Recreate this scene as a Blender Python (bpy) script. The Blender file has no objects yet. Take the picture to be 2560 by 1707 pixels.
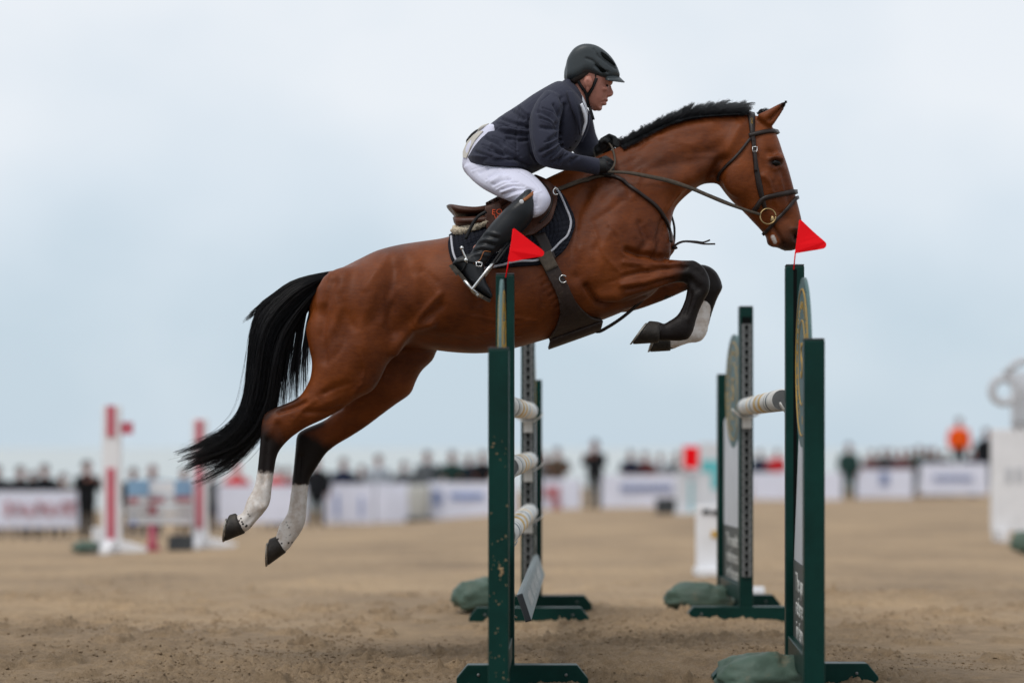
import bpy, bmesh, math, random
import numpy as np
from mathutils import Vector, Matrix, kdtree
from mathutils.bvhtree import BVHTree

random.seed(7)
RNG = np.random.default_rng(7)
SC = bpy.context.scene
COL = SC.collection

# ------------------------------------------------------------------ camera
F = 4914.0            # focal length in photo pixels (photo 2560 wide)
CH = 0.97             # camera height
HY, CX = 1118.0, 1280.0
D0 = 8.75             # distance of the horse's middle plane

cam_d = bpy.data.cameras.new("camera")
cam = bpy.data.objects.new("camera", cam_d)
COL.objects.link(cam)
cam.location = (0, 0, CH)
cam.rotation_euler = (math.pi / 2, 0, 0)
cam_d.sensor_width = 36.0
cam_d.lens = F / 2560 * 36.0
cam_d.shift_y = (HY - 853.5) / 2560
cam_d.clip_start = 0.1
cam_d.clip_end = 20000
cam_d.dof.use_dof = True
cam_d.dof.focus_distance = 8.50
cam_d.dof.aperture_fstop = (cam_d.lens / 1000) / 0.070
cam_d.dof.aperture_blades = 0
SC.camera = cam

# ------------------------------------------------------------------ sky and sun
SUN_EL, SUN_AZ = math.radians(58), math.radians(215)   # behind the camera, to the left
world = bpy.data.worlds.new("World")
SC.world = world
world.use_nodes = True
wn, wl = world.node_tree.nodes, world.node_tree.links
wn.clear()
w_out = wn.new("ShaderNodeOutputWorld")
w_bg = wn.new("ShaderNodeBackground")
w_sky = wn.new("ShaderNodeTexSky")
w_sky.sky_type = 'NISHITA'
w_sky.sun_disc = False
w_sky.sun_elevation = SUN_EL
w_sky.sun_rotation = SUN_AZ
w_scl = wn.new("ShaderNodeVectorMath"); w_scl.operation = 'SCALE'
w_scl.inputs['Scale'].default_value = 0.10
wl.new(w_sky.outputs[0], w_scl.inputs[0])
w_tc = wn.new("ShaderNodeTexCoord")
w_map = wn.new("ShaderNodeMapping"); w_map.inputs['Scale'].default_value = (1, 1, 1.5)
w_map.inputs['Location'].default_value = (0.35, 0.1, 0.2)
wl.new(w_tc.outputs['Generated'], w_map.inputs[0])
w_no = wn.new("ShaderNodeTexNoise")
w_no.inputs['Scale'].default_value = 5.0
w_no.inputs['Detail'].default_value = 4.0
w_no.inputs['Roughness'].default_value = 0.45
wl.new(w_map.outputs[0], w_no.inputs['Vector'])
w_sep = wn.new("ShaderNodeSeparateXYZ"); wl.new(w_tc.outputs['Generated'], w_sep.inputs[0])
w_el = wn.new("ShaderNodeMapRange"); w_el.inputs['From Min'].default_value = 0.0
w_el.inputs['From Max'].default_value = 0.20
w_el.interpolation_type = 'SMOOTHSTEP'
wl.new(w_sep.outputs['Z'], w_el.inputs['Value'])
w_n2 = wn.new("ShaderNodeMapRange"); w_n2.inputs['From Min'].default_value = 0.3
w_n2.inputs['From Max'].default_value = 0.7; w_n2.inputs['To Min'].default_value = -0.36; w_n2.inputs['To Max'].default_value = 0.36
wl.new(w_no.outputs[0], w_n2.inputs['Value'])
w_add = wn.new("ShaderNodeMath"); w_add.operation = 'ADD'; w_add.use_clamp = True
wl.new(w_el.outputs[0], w_add.inputs[0]); wl.new(w_n2.outputs[0], w_add.inputs[1])
w_ramp = wn.new("ShaderNodeValToRGB")
e = w_ramp.color_ramp.elements
e[0].position = 0.0; e[0].color = (0.575, 0.69, 0.785, 1)
e[1].position = 1.0; e[1].color = (0.87, 0.912, 0.96, 1)
e2 = w_ramp.color_ramp.elements.new(0.5); e2.color = (0.72, 0.805, 0.885, 1)
wl.new(w_add.outputs[0], w_ramp.inputs[0])
w_mix = wn.new("ShaderNodeMix"); w_mix.data_type = 'RGBA'
w_mix.inputs['Factor'].default_value = 0.93
wl.new(w_scl.outputs[0], w_mix.inputs['A']); wl.new(w_ramp.outputs[0], w_mix.inputs['B'])
wl.new(w_mix.outputs['Result'], w_bg.inputs['Color'])
w_bg.inputs['Strength'].default_value = 1.0
wl.new(w_bg.outputs[0], w_out.inputs[0])

sun_d = bpy.data.lights.new("sun", 'SUN')
sun_d.energy = 1.5
sun_d.angle = math.radians(22)
sun_d.color = (1.0, 0.96, 0.9)
sun = bpy.data.objects.new("sun", sun_d)
COL.objects.link(sun)
sdir = Vector((math.sin(SUN_AZ) * math.cos(SUN_EL), math.cos(SUN_AZ) * math.cos(SUN_EL), math.sin(SUN_EL)))
sun.rotation_euler = sdir.to_track_quat('Z', 'Y').to_euler()

SC.view_settings.view_transform = 'Standard'
SC.view_settings.look = 'None'
SC.view_settings.exposure = 0.0
SC.view_settings.gamma = 1.0
SC.view_settings.use_curve_mapping = False

# ------------------------------------------------------------------ helpers
def P(px, py, D=D0):
    return np.array([(px - CX) * D / F, D, CH - (py - HY) * D / F])

def PX(X, Y, Z):
    return CX + X * F / Y, HY - (Z - CH) * F / Y

def hash2(ix, iy, seed):
    h = (ix.astype(np.int64) * 374761393 + iy.astype(np.int64) * 668265263 + seed * 1442695041) & 0x7fffffff
    h = ((h ^ (h >> 13)) * 1274126177) & 0x7fffffff
    return (h ^ (h >> 16)) & 0xffff

def perlin(x, y, seed=0):
    xi, yi = np.floor(x), np.floor(y)
    fx, fy = x - xi, y - yi
    def g(dx, dy):
        a = hash2(xi + dx, yi + dy, seed) / 65536.0 * 2 * np.pi
        return np.cos(a) * (fx - dx) + np.sin(a) * (fy - dy)
    u = fx * fx * fx * (fx * (fx * 6 - 15) + 10)
    v = fy * fy * fy * (fy * (fy * 6 - 15) + 10)
    n0 = g(0, 0) * (1 - u) + g(1, 0) * u
    n1 = g(0, 1) * (1 - u) + g(1, 1) * u
    return (n0 * (1 - v) + n1 * v) * 1.5

def fbm(x, y, seed=0, octs=4, gain=0.5):
    s, a = 0, 1.0
    for i in range(octs):
        s = s + a * perlin(x * 2 ** i, y * 2 ** i, seed + i * 17)
        a *= gain
    return s

def sstep(a, b, x):
    t = np.clip((x - a) / (b - a), 0, 1)
    return t * t * (3 - 2 * t)

def tag(o, label=None, cat=None, group=None, kind=None):
    if label: o['label'] = label
    if cat: o['category'] = cat
    if group: o['group'] = group
    if kind: o['kind'] = kind
    return o

def empty(name, loc=(0, 0, 0), rz=0.0, label=None, cat=None, group=None):
    o = bpy.data.objects.new(name, None)
    o.empty_display_size = 0.1
    COL.objects.link(o)
    o.location = loc
    o.rotation_euler = (0, 0, rz)
    return tag(o, label, cat, group)

def root_loc(o):
    v = np.zeros(3)
    while o is not None:
        v = v + np.array(o.location)
        o = o.parent
    return v

def mesh(name, V, Fc, smooth=True):
    me = bpy.data.meshes.new(name)
    me.from_pydata([tuple(map(float, v)) for v in V], [], [tuple(map(int, f)) for f in Fc])
    me.update()
    if smooth:
        me.polygons.foreach_set("use_smooth", [True] * len(me.polygons))
    return me

def link(name, me, mat=None, parent=None, local=False):
    """one mesh object; world-space vertices unless local"""
    o = bpy.data.objects.new(name, me)
    COL.objects.link(o)
    if mat is not None and len(me.materials) == 0:
        me.materials.append(mat)
    if parent is not None:
        o.parent = parent
        if not local:
            off = root_loc(parent)
            n = len(me.vertices)
            a = np.empty(n * 3); me.vertices.foreach_get("co", a)
            a = (a.reshape(-1, 3) - off).ravel()
            me.vertices.foreach_set("co", a)
            me.update()
    return o

def mk(name, V, Fc, mat=None, parent=None, smooth=True, local=False):
    return link(name, mesh(name, V, Fc, smooth), mat, parent, local)

class MB:
    """collects simple solids into one mesh"""
    def __init__(s): s.V = []; s.F = []
    def add(s, V, Fc):
        o = len(s.V)
        s.V += [tuple(v) for v in V]
        s.F += [tuple(i + o for i in f) for f in Fc]
        return s
    def box(s, c, d, rz=0.0, M=None):
        x, y, z = d[0] / 2, d[1] / 2, d[2] / 2
        pts = [(-x, -y, -z), (x, -y, -z), (x, y, -z), (-x, y, -z), (-x, -y, z), (x, -y, z), (x, y, z), (-x, y, z)]
        ca, sa = math.cos(rz), math.sin(rz)
        out = []
        for p in pts:
            if M is not None:
                q = M @ Vector(p)
                out.append((q.x + c[0], q.y + c[1], q.z + c[2]))
            else:
                out.append((c[0] + p[0] * ca - p[1] * sa, c[1] + p[0] * sa + p[1] * ca, c[2] + p[2]))
        return s.add(out, [(0, 3, 2, 1), (4, 5, 6, 7), (0, 1, 5, 4), (1, 2, 6, 5), (2, 3, 7, 6), (3, 0, 4, 7)])
    def prism(s, poly, axis, a, b):
        """polygon extruded along an axis; poly = list of 2D points in the other two axes (order kept)"""
        n = len(poly)
        def pt(p, t):
            q = list(p); q.insert(axis, t); return tuple(q)
        V = [pt(p, a) for p in poly] + [pt(p, b) for p in poly]
        Fc = [tuple(range(n))[::-1], tuple(range(n, 2 * n))] + [(i, (i + 1) % n, n + (i + 1) % n, n + i) for i in range(n)]
        return s.add(V, Fc)
    def tube(s, pts, r, n=8):
        V, Fc = tube(pts, r, n)
        return s.add(V, Fc)
    def build(s, name, mat, parent=None, smooth=False, local=False, bevel=0.0):
        o = mk(name, s.V, s.F, mat, parent, smooth, local)
        fix_normals(o.data)
        if bevel:
            m = o.modifiers.new("bevel", 'BEVEL'); m.width = bevel; m.segments = 2; m.limit_method = 'ANGLE'
        return o

def fix_normals(me):
    bm = bmesh.new(); bm.from_mesh(me)
    bmesh.ops.recalc_face_normals(bm, faces=bm.faces)
    bm.to_mesh(me); bm.free()

def tube(pts, r, n=8):
    pts = np.asarray(pts, float); m = len(pts)
    r = np.full(m, r) if np.isscalar(r) else np.asarray(r, float)
    T = np.gradient(pts, axis=0)
    T /= np.linalg.norm(T, axis=1)[:, None] + 1e-12
    up = np.array([0, 0, 1.0]) if abs(T[0][2]) < 0.9 else np.array([1.0, 0, 0])
    V = []
    nrm = np.cross(T[0], up); nrm /= np.linalg.norm(nrm)
    for i in range(m):
        nrm = nrm - T[i] * nrm.dot(T[i]); nrm /= np.linalg.norm(nrm)
        b = np.cross(T[i], nrm)
        for j in range(n):
            a = 2 * np.pi * j / n
            V.append(pts[i] + r[i] * (np.cos(a) * nrm + np.sin(a) * b))
    Fc = []
    for i in range(m - 1):
        for j in range(n):
            Fc.append((i * n + j, i * n + (j + 1) % n, (i + 1) * n + (j + 1) % n, (i + 1) * n + j))
    V.append(pts[0]); V.append(pts[-1]); a, b = m * n, m * n + 1
    for j in range(n):
        Fc.append((a, (j + 1) % n, j)); Fc.append((b, (m - 1) * n + j, (m - 1) * n + (j + 1) % n))
    return V, Fc

def catmull(A, sub):
    A = np.asarray(A, float); n = len(A)
    out = []
    for i in range(n - 1):
        p0, p1, p2, p3 = A[max(i - 1, 0)], A[i], A[i + 1], A[min(i + 2, n - 1)]
        for s in range(sub):
            t = s / sub
            out.append(0.5 * ((2 * p1) + (-p0 + p2) * t + (2 * p0 - 5 * p1 + 4 * p2 - p3) * t * t + (-p0 + 3 * p1 - 3 * p2 + p3) * t ** 3))
    out.append(A[-1])
    return np.array(out)

def loft(secs, sub=4, n=28):
    """sections (ax,ay, bx,by, halfwidth m, ymid m [,k, e, black, white]) in photo pixels at the
    depth D0+ymid -> closed tube.  k narrows the 'a' side, e is the superellipse exponent."""
    rows = []
    for s in secs:
        s = list(s); dflt = [0, 0, 0, 0, .1, 0, 0, 2.1, 0, 0]
        rows.append(s + dflt[len(s):])
    R = catmull(rows, sub)
    th = 2 * np.pi * np.arange(n) / n
    c, sn = np.cos(th), np.sin(th)
    V, At = [], []
    def ring(r, shrink=1.0, push=None):
        ax, ay, bx, by, hw, yc, k, ee, b0, w0 = r
        D = D0 + yc
        A = P(ax, ay, D); B = P(bx, by, D)
        mid, half = (A + B) / 2, (A - B) / 2 * shrink
        cc = np.sign(c) * np.abs(c) ** (2 / ee); ss = np.sign(sn) * np.abs(sn) ** (2 / ee)
        pts = mid[None, :] + half[None, :] * cc[:, None]
        pts[:, 1] = D + max(hw, .004) * shrink * ss * (1 - k * cc)
        if push is not None: pts += push
        V.append(pts); At.append(np.tile([b0, w0], (n, 1)))
        return mid, np.linalg.norm(A - B) / 2
    m0, h0 = (P(R[0][0], R[0][1], D0 + R[0][5]) + P(R[0][2], R[0][3], D0 + R[0][5])) / 2, 0
    m1 = (P(R[1][0], R[1][1], D0 + R[1][5]) + P(R[1][2], R[1][3], D0 + R[1][5])) / 2
    d = m0 - m1; d /= np.linalg.norm(d) + 1e-9
    ext = min(R[0][4], np.linalg.norm(P(*R[0][:2]) - P(*R[0][2:4])) / 2) * .5
    ring(R[0], .55, d * ext * .8); ring(R[0], .85, d * ext * .4)
    for r in R: ring(r)
    m0 = (P(R[-1][0], R[-1][1], D0 + R[-1][5]) + P(R[-1][2], R[-1][3], D0 + R[-1][5])) / 2
    m1 = (P(R[-2][0], R[-2][1], D0 + R[-2][5]) + P(R[-2][2], R[-2][3], D0 + R[-2][5])) / 2
    d = m0 - m1; d /= np.linalg.norm(d) + 1e-9
    ext = min(R[-1][4], np.linalg.norm(P(*R[-1][:2]) - P(*R[-1][2:4])) / 2) * .5
    ring(R[-1], .85, d * ext * .4); ring(R[-1], .55, d * ext * .8)
    m = len(V)
    V = np.concatenate(V); At = np.concatenate(At)
    Fc = []
    for i in range(m - 1):
        for j in range(n):
            Fc.append((i * n + j, i * n + (j + 1) % n, (i + 1) * n + (j + 1) % n, (i + 1) * n + j))
    Fc.append(tuple(range(n))[::-1]); Fc.append(tuple((m - 1) * n + j for j in range(n)))
    return V, Fc, At

def blob(c, r, n=14):
    """ellipsoid at world c with radii r"""
    V, Fc = [], []
    m = n // 2 + 1
    for i in range(1, m):
        a = math.pi * i / m
        for j in range(n):
            b = 2 * math.pi * j / n
            V.append((c[0] + r[0] * math.sin(a) * math.cos(b), c[1] + r[1] * math.sin(a) * math.sin(b), c[2] + r[2] * math.cos(a)))
    for i in range(m - 2):
        for j in range(n):
            Fc.append((i * n + j, i * n + (j + 1) % n, (i + 1) * n + (j + 1) % n, (i + 1) * n + j))
    V.append((c[0], c[1], c[2] + r[2])); V.append((c[0], c[1], c[2] - r[2]))
    t, b = len(V) - 2, len(V) - 1
    for j in range(n):
        Fc.append((t, (j + 1) % n, j)); Fc.append((b, (m - 2) * n + j, (m - 2) * n + (j + 1) % n))
    return np.array(V), Fc, np.zeros((len(V), 2))

def tubepart(pts, r, n=10):
    V, Fc = tube(pts, r, n)
    return np.array(V), Fc, np.zeros((len(V), 2))

def voxel(V, Fc, size):
    me = mesh("tmp", V, Fc)
    fix_normals(me)
    o = bpy.data.objects.new("tmp", me); COL.objects.link(o)
    m = o.modifiers.new("r", 'REMESH'); m.mode = 'VOXEL'; m.voxel_size = size; m.adaptivity = 0
    dg = bpy.context.evaluated_depsgraph_get()
    ev = o.evaluated_get(dg)
    nm = bpy.data.meshes.new_from_object(ev)
    bpy.data.objects.remove(o, do_unlink=True); bpy.data.meshes.remove(me)
    return nm

def get_co(me):
    a = np.empty(len(me.vertices) * 3); me.vertices.foreach_get("co", a); return a.reshape(-1, 3)
def set_co(me, V):
    me.vertices.foreach_set("co", np.ascontiguousarray(V).ravel()); me.update()
def get_no(me):
    a = np.empty(len(me.vertices) * 3); me.vertex_normals.foreach_get("vector", a); return a.reshape(-1, 3)

def laplace(me, iters, lam=.5, mu=-.52, weight=None):
    n = len(me.vertices)
    E = np.empty(len(me.edges) * 2, dtype=np.int32); me.edges.foreach_get("vertices", E); E = E.reshape(-1, 2)
    i, j = E[:, 0], E[:, 1]
    deg = np.bincount(i, minlength=n) + np.bincount(j, minlength=n); deg = np.maximum(deg, 1)
    V = get_co(me)
    for it in range(iters):
        for f in ((lam, mu) if mu else (lam,)):
            S = np.stack([np.bincount(i, V[j, k], n) + np.bincount(j, V[i, k], n) for k in range(3)], 1) / deg[:, None]
            dlt = f * (S - V)
            if weight is not None: dlt *= weight[:, None]
            V = V + dlt
    set_co(me, V)

def seg_dist(px, py, pts):
    d = np.full(px.shape, 1e9)
    for (x0, y0), (x1, y1) in zip(pts[:-1], pts[1:]):
        dx, dy = x1 - x0, y1 - y0
        t = np.clip(((px - x0) * dx + (py - y0) * dy) / (dx * dx + dy * dy + 1e-9), 0, 1)
        d = np.minimum(d, np.hypot(px - x0 - t * dx, py - y0 - t * dy))
    return d

def sculpt(me, strokes, ymid=0.0):
    """strokes (points px, radius px, amplitude m, side) pushed along the normal; side n/f/b"""
    V = get_co(me); N = get_no(me)
    px, py = PX(V[:, 0], V[:, 1], V[:, 2])
    pxf, pyf = PX(V[:, 0], 2 * (D0 + ymid) - V[:, 1], V[:, 2])
    disp = np.zeros(len(V))
    for pts, r, amp, side in strokes:
        if len(pts) == 1: pts = [pts[0], (pts[0][0] + .01, pts[0][1])]
        if side in 'nb':
            disp += amp * np.exp(-(seg_dist(px, py, pts) / r) ** 2) * sstep(.05, .5, -N[:, 1])
        if side in 'fb':
            disp += amp * np.exp(-(seg_dist(pxf, pyf, pts) / r) ** 2) * sstep(.05, .5, N[:, 1])
    set_co(me, V + N * disp[:, None])

def solid(name, parts, vox, mat, parent, smooth=4, strokes=None, masks=False, ymid=0.0, lam2=0, pre=None):
    V, Fc, At, o = [], [], [], 0
    for v, f, a in parts:
        V.append(v); At.append(a); Fc += [tuple(i + o for i in q) for q in f]; o += len(v)
    V = np.concatenate(V); At = np.concatenate(At)
    me = voxel(V, Fc, vox)
    laplace(me, smooth)
    if lam2: laplace(me, lam2, .5, 0)
    if pre: pre(me)
    if strokes:
        sculpt(me, strokes, ymid); laplace(me, 1)
    me.polygons.foreach_set("use_smooth", [True] * len(me.polygons))
    me.name = name
    if masks:
        kd = kdtree.KDTree(len(V))
        for i, v in enumerate(V): kd.insert(v, i)
        kd.balance()
        co = get_co(me); M = np.zeros((len(co), 4), dtype=np.float32); M[:, 3] = 1
        for i, c in enumerate(co):
            ws, acc = 0, np.zeros(2)
            for _, k, d in kd.find_n(c, 5):
                w = 1 / (d * d + 1e-5); ws += w; acc += w * At[k]
            M[i, :2] = acc / ws
        ca = me.color_attributes.new("mask", 'FLOAT_COLOR', 'POINT')
        ca.data.foreach_set("color", M.ravel())
    me.materials.clear()
    return link(name, me, mat, parent)

def bvh_of(o):
    me = o.data; off = root_loc(o)
    V = get_co(me) + off
    return BVHTree.FromPolygons([tuple(v) for v in V], [tuple(p.vertices) for p in me.polygons])

def cast(bvh, px, py):
    d = Vector(((px - CX) / F, 1.0, -(py - HY) / F)).normalized()
    loc, nor, i, dist = bvh.ray_cast(Vector((0, 0, CH)), d)
    if loc is None:
        return None, None
    return np.array(loc), np.array(nor)

def ribbon(pts, nrms, width, thick):
    pts = np.asarray(pts, float); nrms = np.asarray(nrms, float)
    m = len(pts); T = np.gradient(pts, axis=0); T /= np.linalg.norm(T, axis=1)[:, None] + 1e-12
    w = np.full(m, width) if np.isscalar(width) else np.interp(np.linspace(0, 1, m), np.linspace(0, 1, len(width)), width)
    V = []
    for i in range(m):
        nn = nrms[i] - T[i] * nrms[i].dot(T[i]); nn /= np.linalg.norm(nn) + 1e-12
        s = np.cross(T[i], nn)
        a, b = w[i] / 2, thick
        V += [pts[i] - s * a - nn * b * .3, pts[i] - s * a * .8 + nn * b, pts[i] + s * a * .8 + nn * b, pts[i] + s * a - nn * b * .3]
    Fc = []
    for i in range(m - 1):
        for j in range(4):
            Fc.append((4 * i + j, 4 * i + (j + 1) % 4, 4 * i + 4 + (j + 1) % 4, 4 * i + 4 + j))
    Fc += [(3, 2, 1, 0), tuple(4 * (m - 1) + j for j in range(4))]
    return V, Fc

def dense(pts, step=6.0):
    pts = np.asarray(pts, float)
    sm = catmull(pts, 8) if len(pts) > 2 else pts
    d = np.r_[0, np.cumsum(np.hypot(*np.diff(sm[:, :2], axis=0).T))]
    n = max(3, int(d[-1] / step) + 1)
    t = np.linspace(0, d[-1], n)
    return np.stack([np.interp(t, d, sm[:, k]) for k in range(sm.shape[1])], 1)

def on_body(bvh, pts, off=.003, step=5.0, mirror=False, bridge_top=None):
    """polyline in photo pixels dropped on the near side of a body (optionally carried round to the far side)"""
    Q, N = [], []
    for x, y in dense(pts, step):
        l, n = cast(bvh, x, y)
        if l is None: continue
        Q.append(l + n * off); N.append(n)
    # smooth
    Q, N = np.array(Q), np.array(N)
    for _ in range(2):
        if len(Q) > 4:
            Q[1:-1] = (Q[:-2] + 2 * Q[1:-1] + Q[2:]) / 4; N[1:-1] = (N[:-2] + 2 * N[1:-1] + N[2:]) / 4
    if mirror:
        Qm, Nm = Q[::-1].copy(), N[::-1].copy()
        Qm[:, 1] = 2 * D0 - Qm[:, 1]; Nm[:, 1] *= -1
        if bridge_top is not None:
            b = P(*bridge_top); nb = N[-1] + Nm[0]; nb /= np.linalg.norm(nb) + 1e-9
            Q = np.vstack([Q, [b + nb * off], Qm]); N = np.vstack([N, [nb], Nm])
        else:
            Q = np.vstack([Q, Qm]); N = np.vstack([N, Nm])
    return Q, N

def strap(name, bvh, pts, width_px, thick, mat, parent, mirror=False, bridge_top=None, off=.003):
    m = D0 / F * 1.3
    Q, N = on_body(bvh, pts, off, 5.0, mirror, bridge_top)
    w = [x * m for x in width_px] if isinstance(width_px, (list, tuple)) else width_px * m
    V, Fc = ribbon(Q, N, w, thick)
    o = mk(name, V, Fc, mat, parent)
    fix_normals(o.data)
    return o

def patch(name, bvh, left, right, nv, nu, off, thick, mat, parent, mirror=True, spine=None, extra=None):
    """sheet laid on a body: rows run from the left curve to the right curve (photo pixels); mirrored across the
    horse; spine = (left px, right px) joins both sides over the back"""
    L = dense(left, 1.0); R_ = dense(right, 1.0)
    L = L[np.linspace(0, len(L) - 1, nv).astype(int)]; R_ = R_[np.linspace(0, len(R_) - 1, nv).astype(int)]
    G = np.zeros((nv, nu, 3)); GN = np.zeros((nv, nu, 3)); ok = np.zeros((nv, nu), bool)
    for i in range(nv):
        for j in range(nu):
            t = j / (nu - 1)
            x, y = L[i] * (1 - t) + R_[i] * t
            l, n = cast(bvh, x, y)
            if l is None: continue
            G[i, j], GN[i, j], ok[i, j] = l, n, True
    for j in range(nu):           # fill misses from the row below
        for i in range(nv - 2, -1, -1):
            if not ok[i, j] and ok[i + 1, j]:
                t = j / (nu - 1); x, y = L[i] * (1 - t) + R_[i] * t
                G[i, j] = P(x, y, G[i + 1, j][1]); GN[i, j] = GN[i + 1, j]; ok[i, j] = True
        for i in range(1, nv):
            if not ok[i, j] and ok[i - 1, j]:
                t = j / (nu - 1); x, y = L[i] * (1 - t) + R_[i] * t
                G[i, j] = P(x, y, G[i - 1, j][1]); GN[i, j] = GN[i - 1, j]; ok[i, j] = True
    for _ in range(3):            # relax
        H = G.copy(); M_ = GN.copy()
        H[1:-1, 1:-1] = (G[1:-1, 1:-1] * 4 + G[:-2, 1:-1] + G[2:, 1:-1] + G[1:-1, :-2] + G[1:-1, 2:]) / 8
        M_[1:-1, 1:-1] = (GN[1:-1, 1:-1] * 4 + GN[:-2, 1:-1] + GN[2:, 1:-1] + GN[1:-1, :-2] + GN[1:-1, 2:]) / 8
        G, GN = H, M_
    GN /= np.linalg.norm(GN, axis=2)[:, :, None] + 1e-9
    bump = np.zeros((nv, nu)) if extra is None else extra(np.linspace(0, 1, nv)[:, None] * np.ones((1, nu)), np.linspace(0, 1, nu)[None, :] * np.ones((nv, 1)))
    top = G + GN * (off + thick + bump)[:, :, None] if np.ndim(bump) else G + GN * (off + thick)
    bot = G + GN * (off - .004)
    sides = [(top, bot)]
    V, Fc = [], []
    def addgrid(A, flip):
        o = len(V)
        for i in range(A.shape[0]):
            for j in range(A.shape[1]): V.append(A[i, j])
        h, w = A.shape[:2]
        for i in range(h - 1):
            for j in range(w - 1):
                q = (o + i * w + j, o + i * w + j + 1, o + (i + 1) * w + j + 1, o + (i + 1) * w + j)
                Fc.append(q[::-1] if flip else q)
        return o, h, w
    def addside(A, B):
        oa, h, w = addgrid(A, False); ob, _, _ = addgrid(B, True)
        rim = [(i, 0) for i in range(h)] + [(h - 1, j) for j in range(1, w)] + [(i, w - 1) for i in range(h - 2, -1, -1)] + [(0, j) for j in range(w - 2, 0, -1)]
        for k in range(len(rim)):
            (i0, j0), (i1, j1) = rim[k], rim[(k + 1) % len(rim)]
            Fc.append((oa + i0 * w + j0, oa + i1 * w + j1, ob + i1 * w + j1, ob + i0 * w + j0))
    if mirror:
        mt, mb = top.copy(), bot.copy()
        mt[:, :, 1] = 2 * D0 - mt[:, :, 1]; mb[:, :, 1] = 2 * D0 - mb[:, :, 1]
        if spine is not None:
            sp = np.array([P(spine[0][0] * (1 - t) + spine[1][0] * t, spine[0][1] * (1 - t) + spine[1][1] * t) for t in np.linspace(0, 1, nu)])
            sp_t = sp + np.array([0, 0, off + thick]); sp_b = sp + np.array([0, 0, off - .004])
            mid_t = [(sp_t * .6 + top[0] * .4), sp_t, (sp_t * .6 + mt[0] * .4)]
            mid_b = [(sp_b * .6 + bot[0] * .4), sp_b, (sp_b * .6 + mb[0] * .4)]
            A = np.concatenate([top[::-1], np.array(mid_t), mt]); B = np.concatenate([bot[::-1], np.array(mid_b), mb])
            addside(A, B)
        else:
            addside(mt[:, ::-1], mb[:, ::-1])
            fix_normals(mk(name, V, Fc, mat, parent).data)
            V.clear(); Fc.clear(); addside(top, bot)
    else:
        addside(top, bot)
    o = mk(name, V, Fc, mat, parent)
    fix_normals(o.data)
    return o, top

def text_mesh(name, s, size, mat, parent, loc, axes, depth=.002, squeeze=1.0):
    """raised lettering; axes = (right, up) unit vectors in world space"""
    cu = bpy.data.curves.new("t", 'FONT'); cu.body = s; cu.size = size; cu.extrude = depth
    cu.align_x = 'CENTER'; cu.align_y = 'CENTER'; cu.resolution_u = 3
    o = bpy.data.objects.new("t", cu); COL.objects.link(o)
    dg = bpy.context.evaluated_depsgraph_get()
    me = bpy.data.meshes.new_from_object(o.evaluated_get(dg))
    bpy.data.objects.remove(o, do_unlink=True)
    r, u = np.array(axes[0], float), np.array(axes[1], float); nn = np.cross(r, u)
    V = get_co(me)
    W = np.array(loc)[None, :] + V[:, :1] * r * squeeze + V[:, 1:2] * u + V[:, 2:3] * nn
    set_co(me, W)
    me.materials.clear(); me.name = name
    return me

def lettering(name, s, size, mat, parent, loc, axes, depth=.002, squeeze=1.0, local=False):
    me = text_mesh(name, s, size, mat, parent, loc, axes, depth, squeeze)
    o = link(name, me, mat, parent, local)
    if len(s) > 1: o['kind'] = "stuff"
    return o

# ------------------------------------------------------------------ materials
def nmat(name):
    m = bpy.data.materials.new(name); m.use_nodes = True
    nt = m.node_tree; bs = nt.nodes['Principled BSDF']
    return m, nt, bs

def sock(bs, k, v):
    if k in bs.inputs: bs.inputs[k].default_value = v

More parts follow.
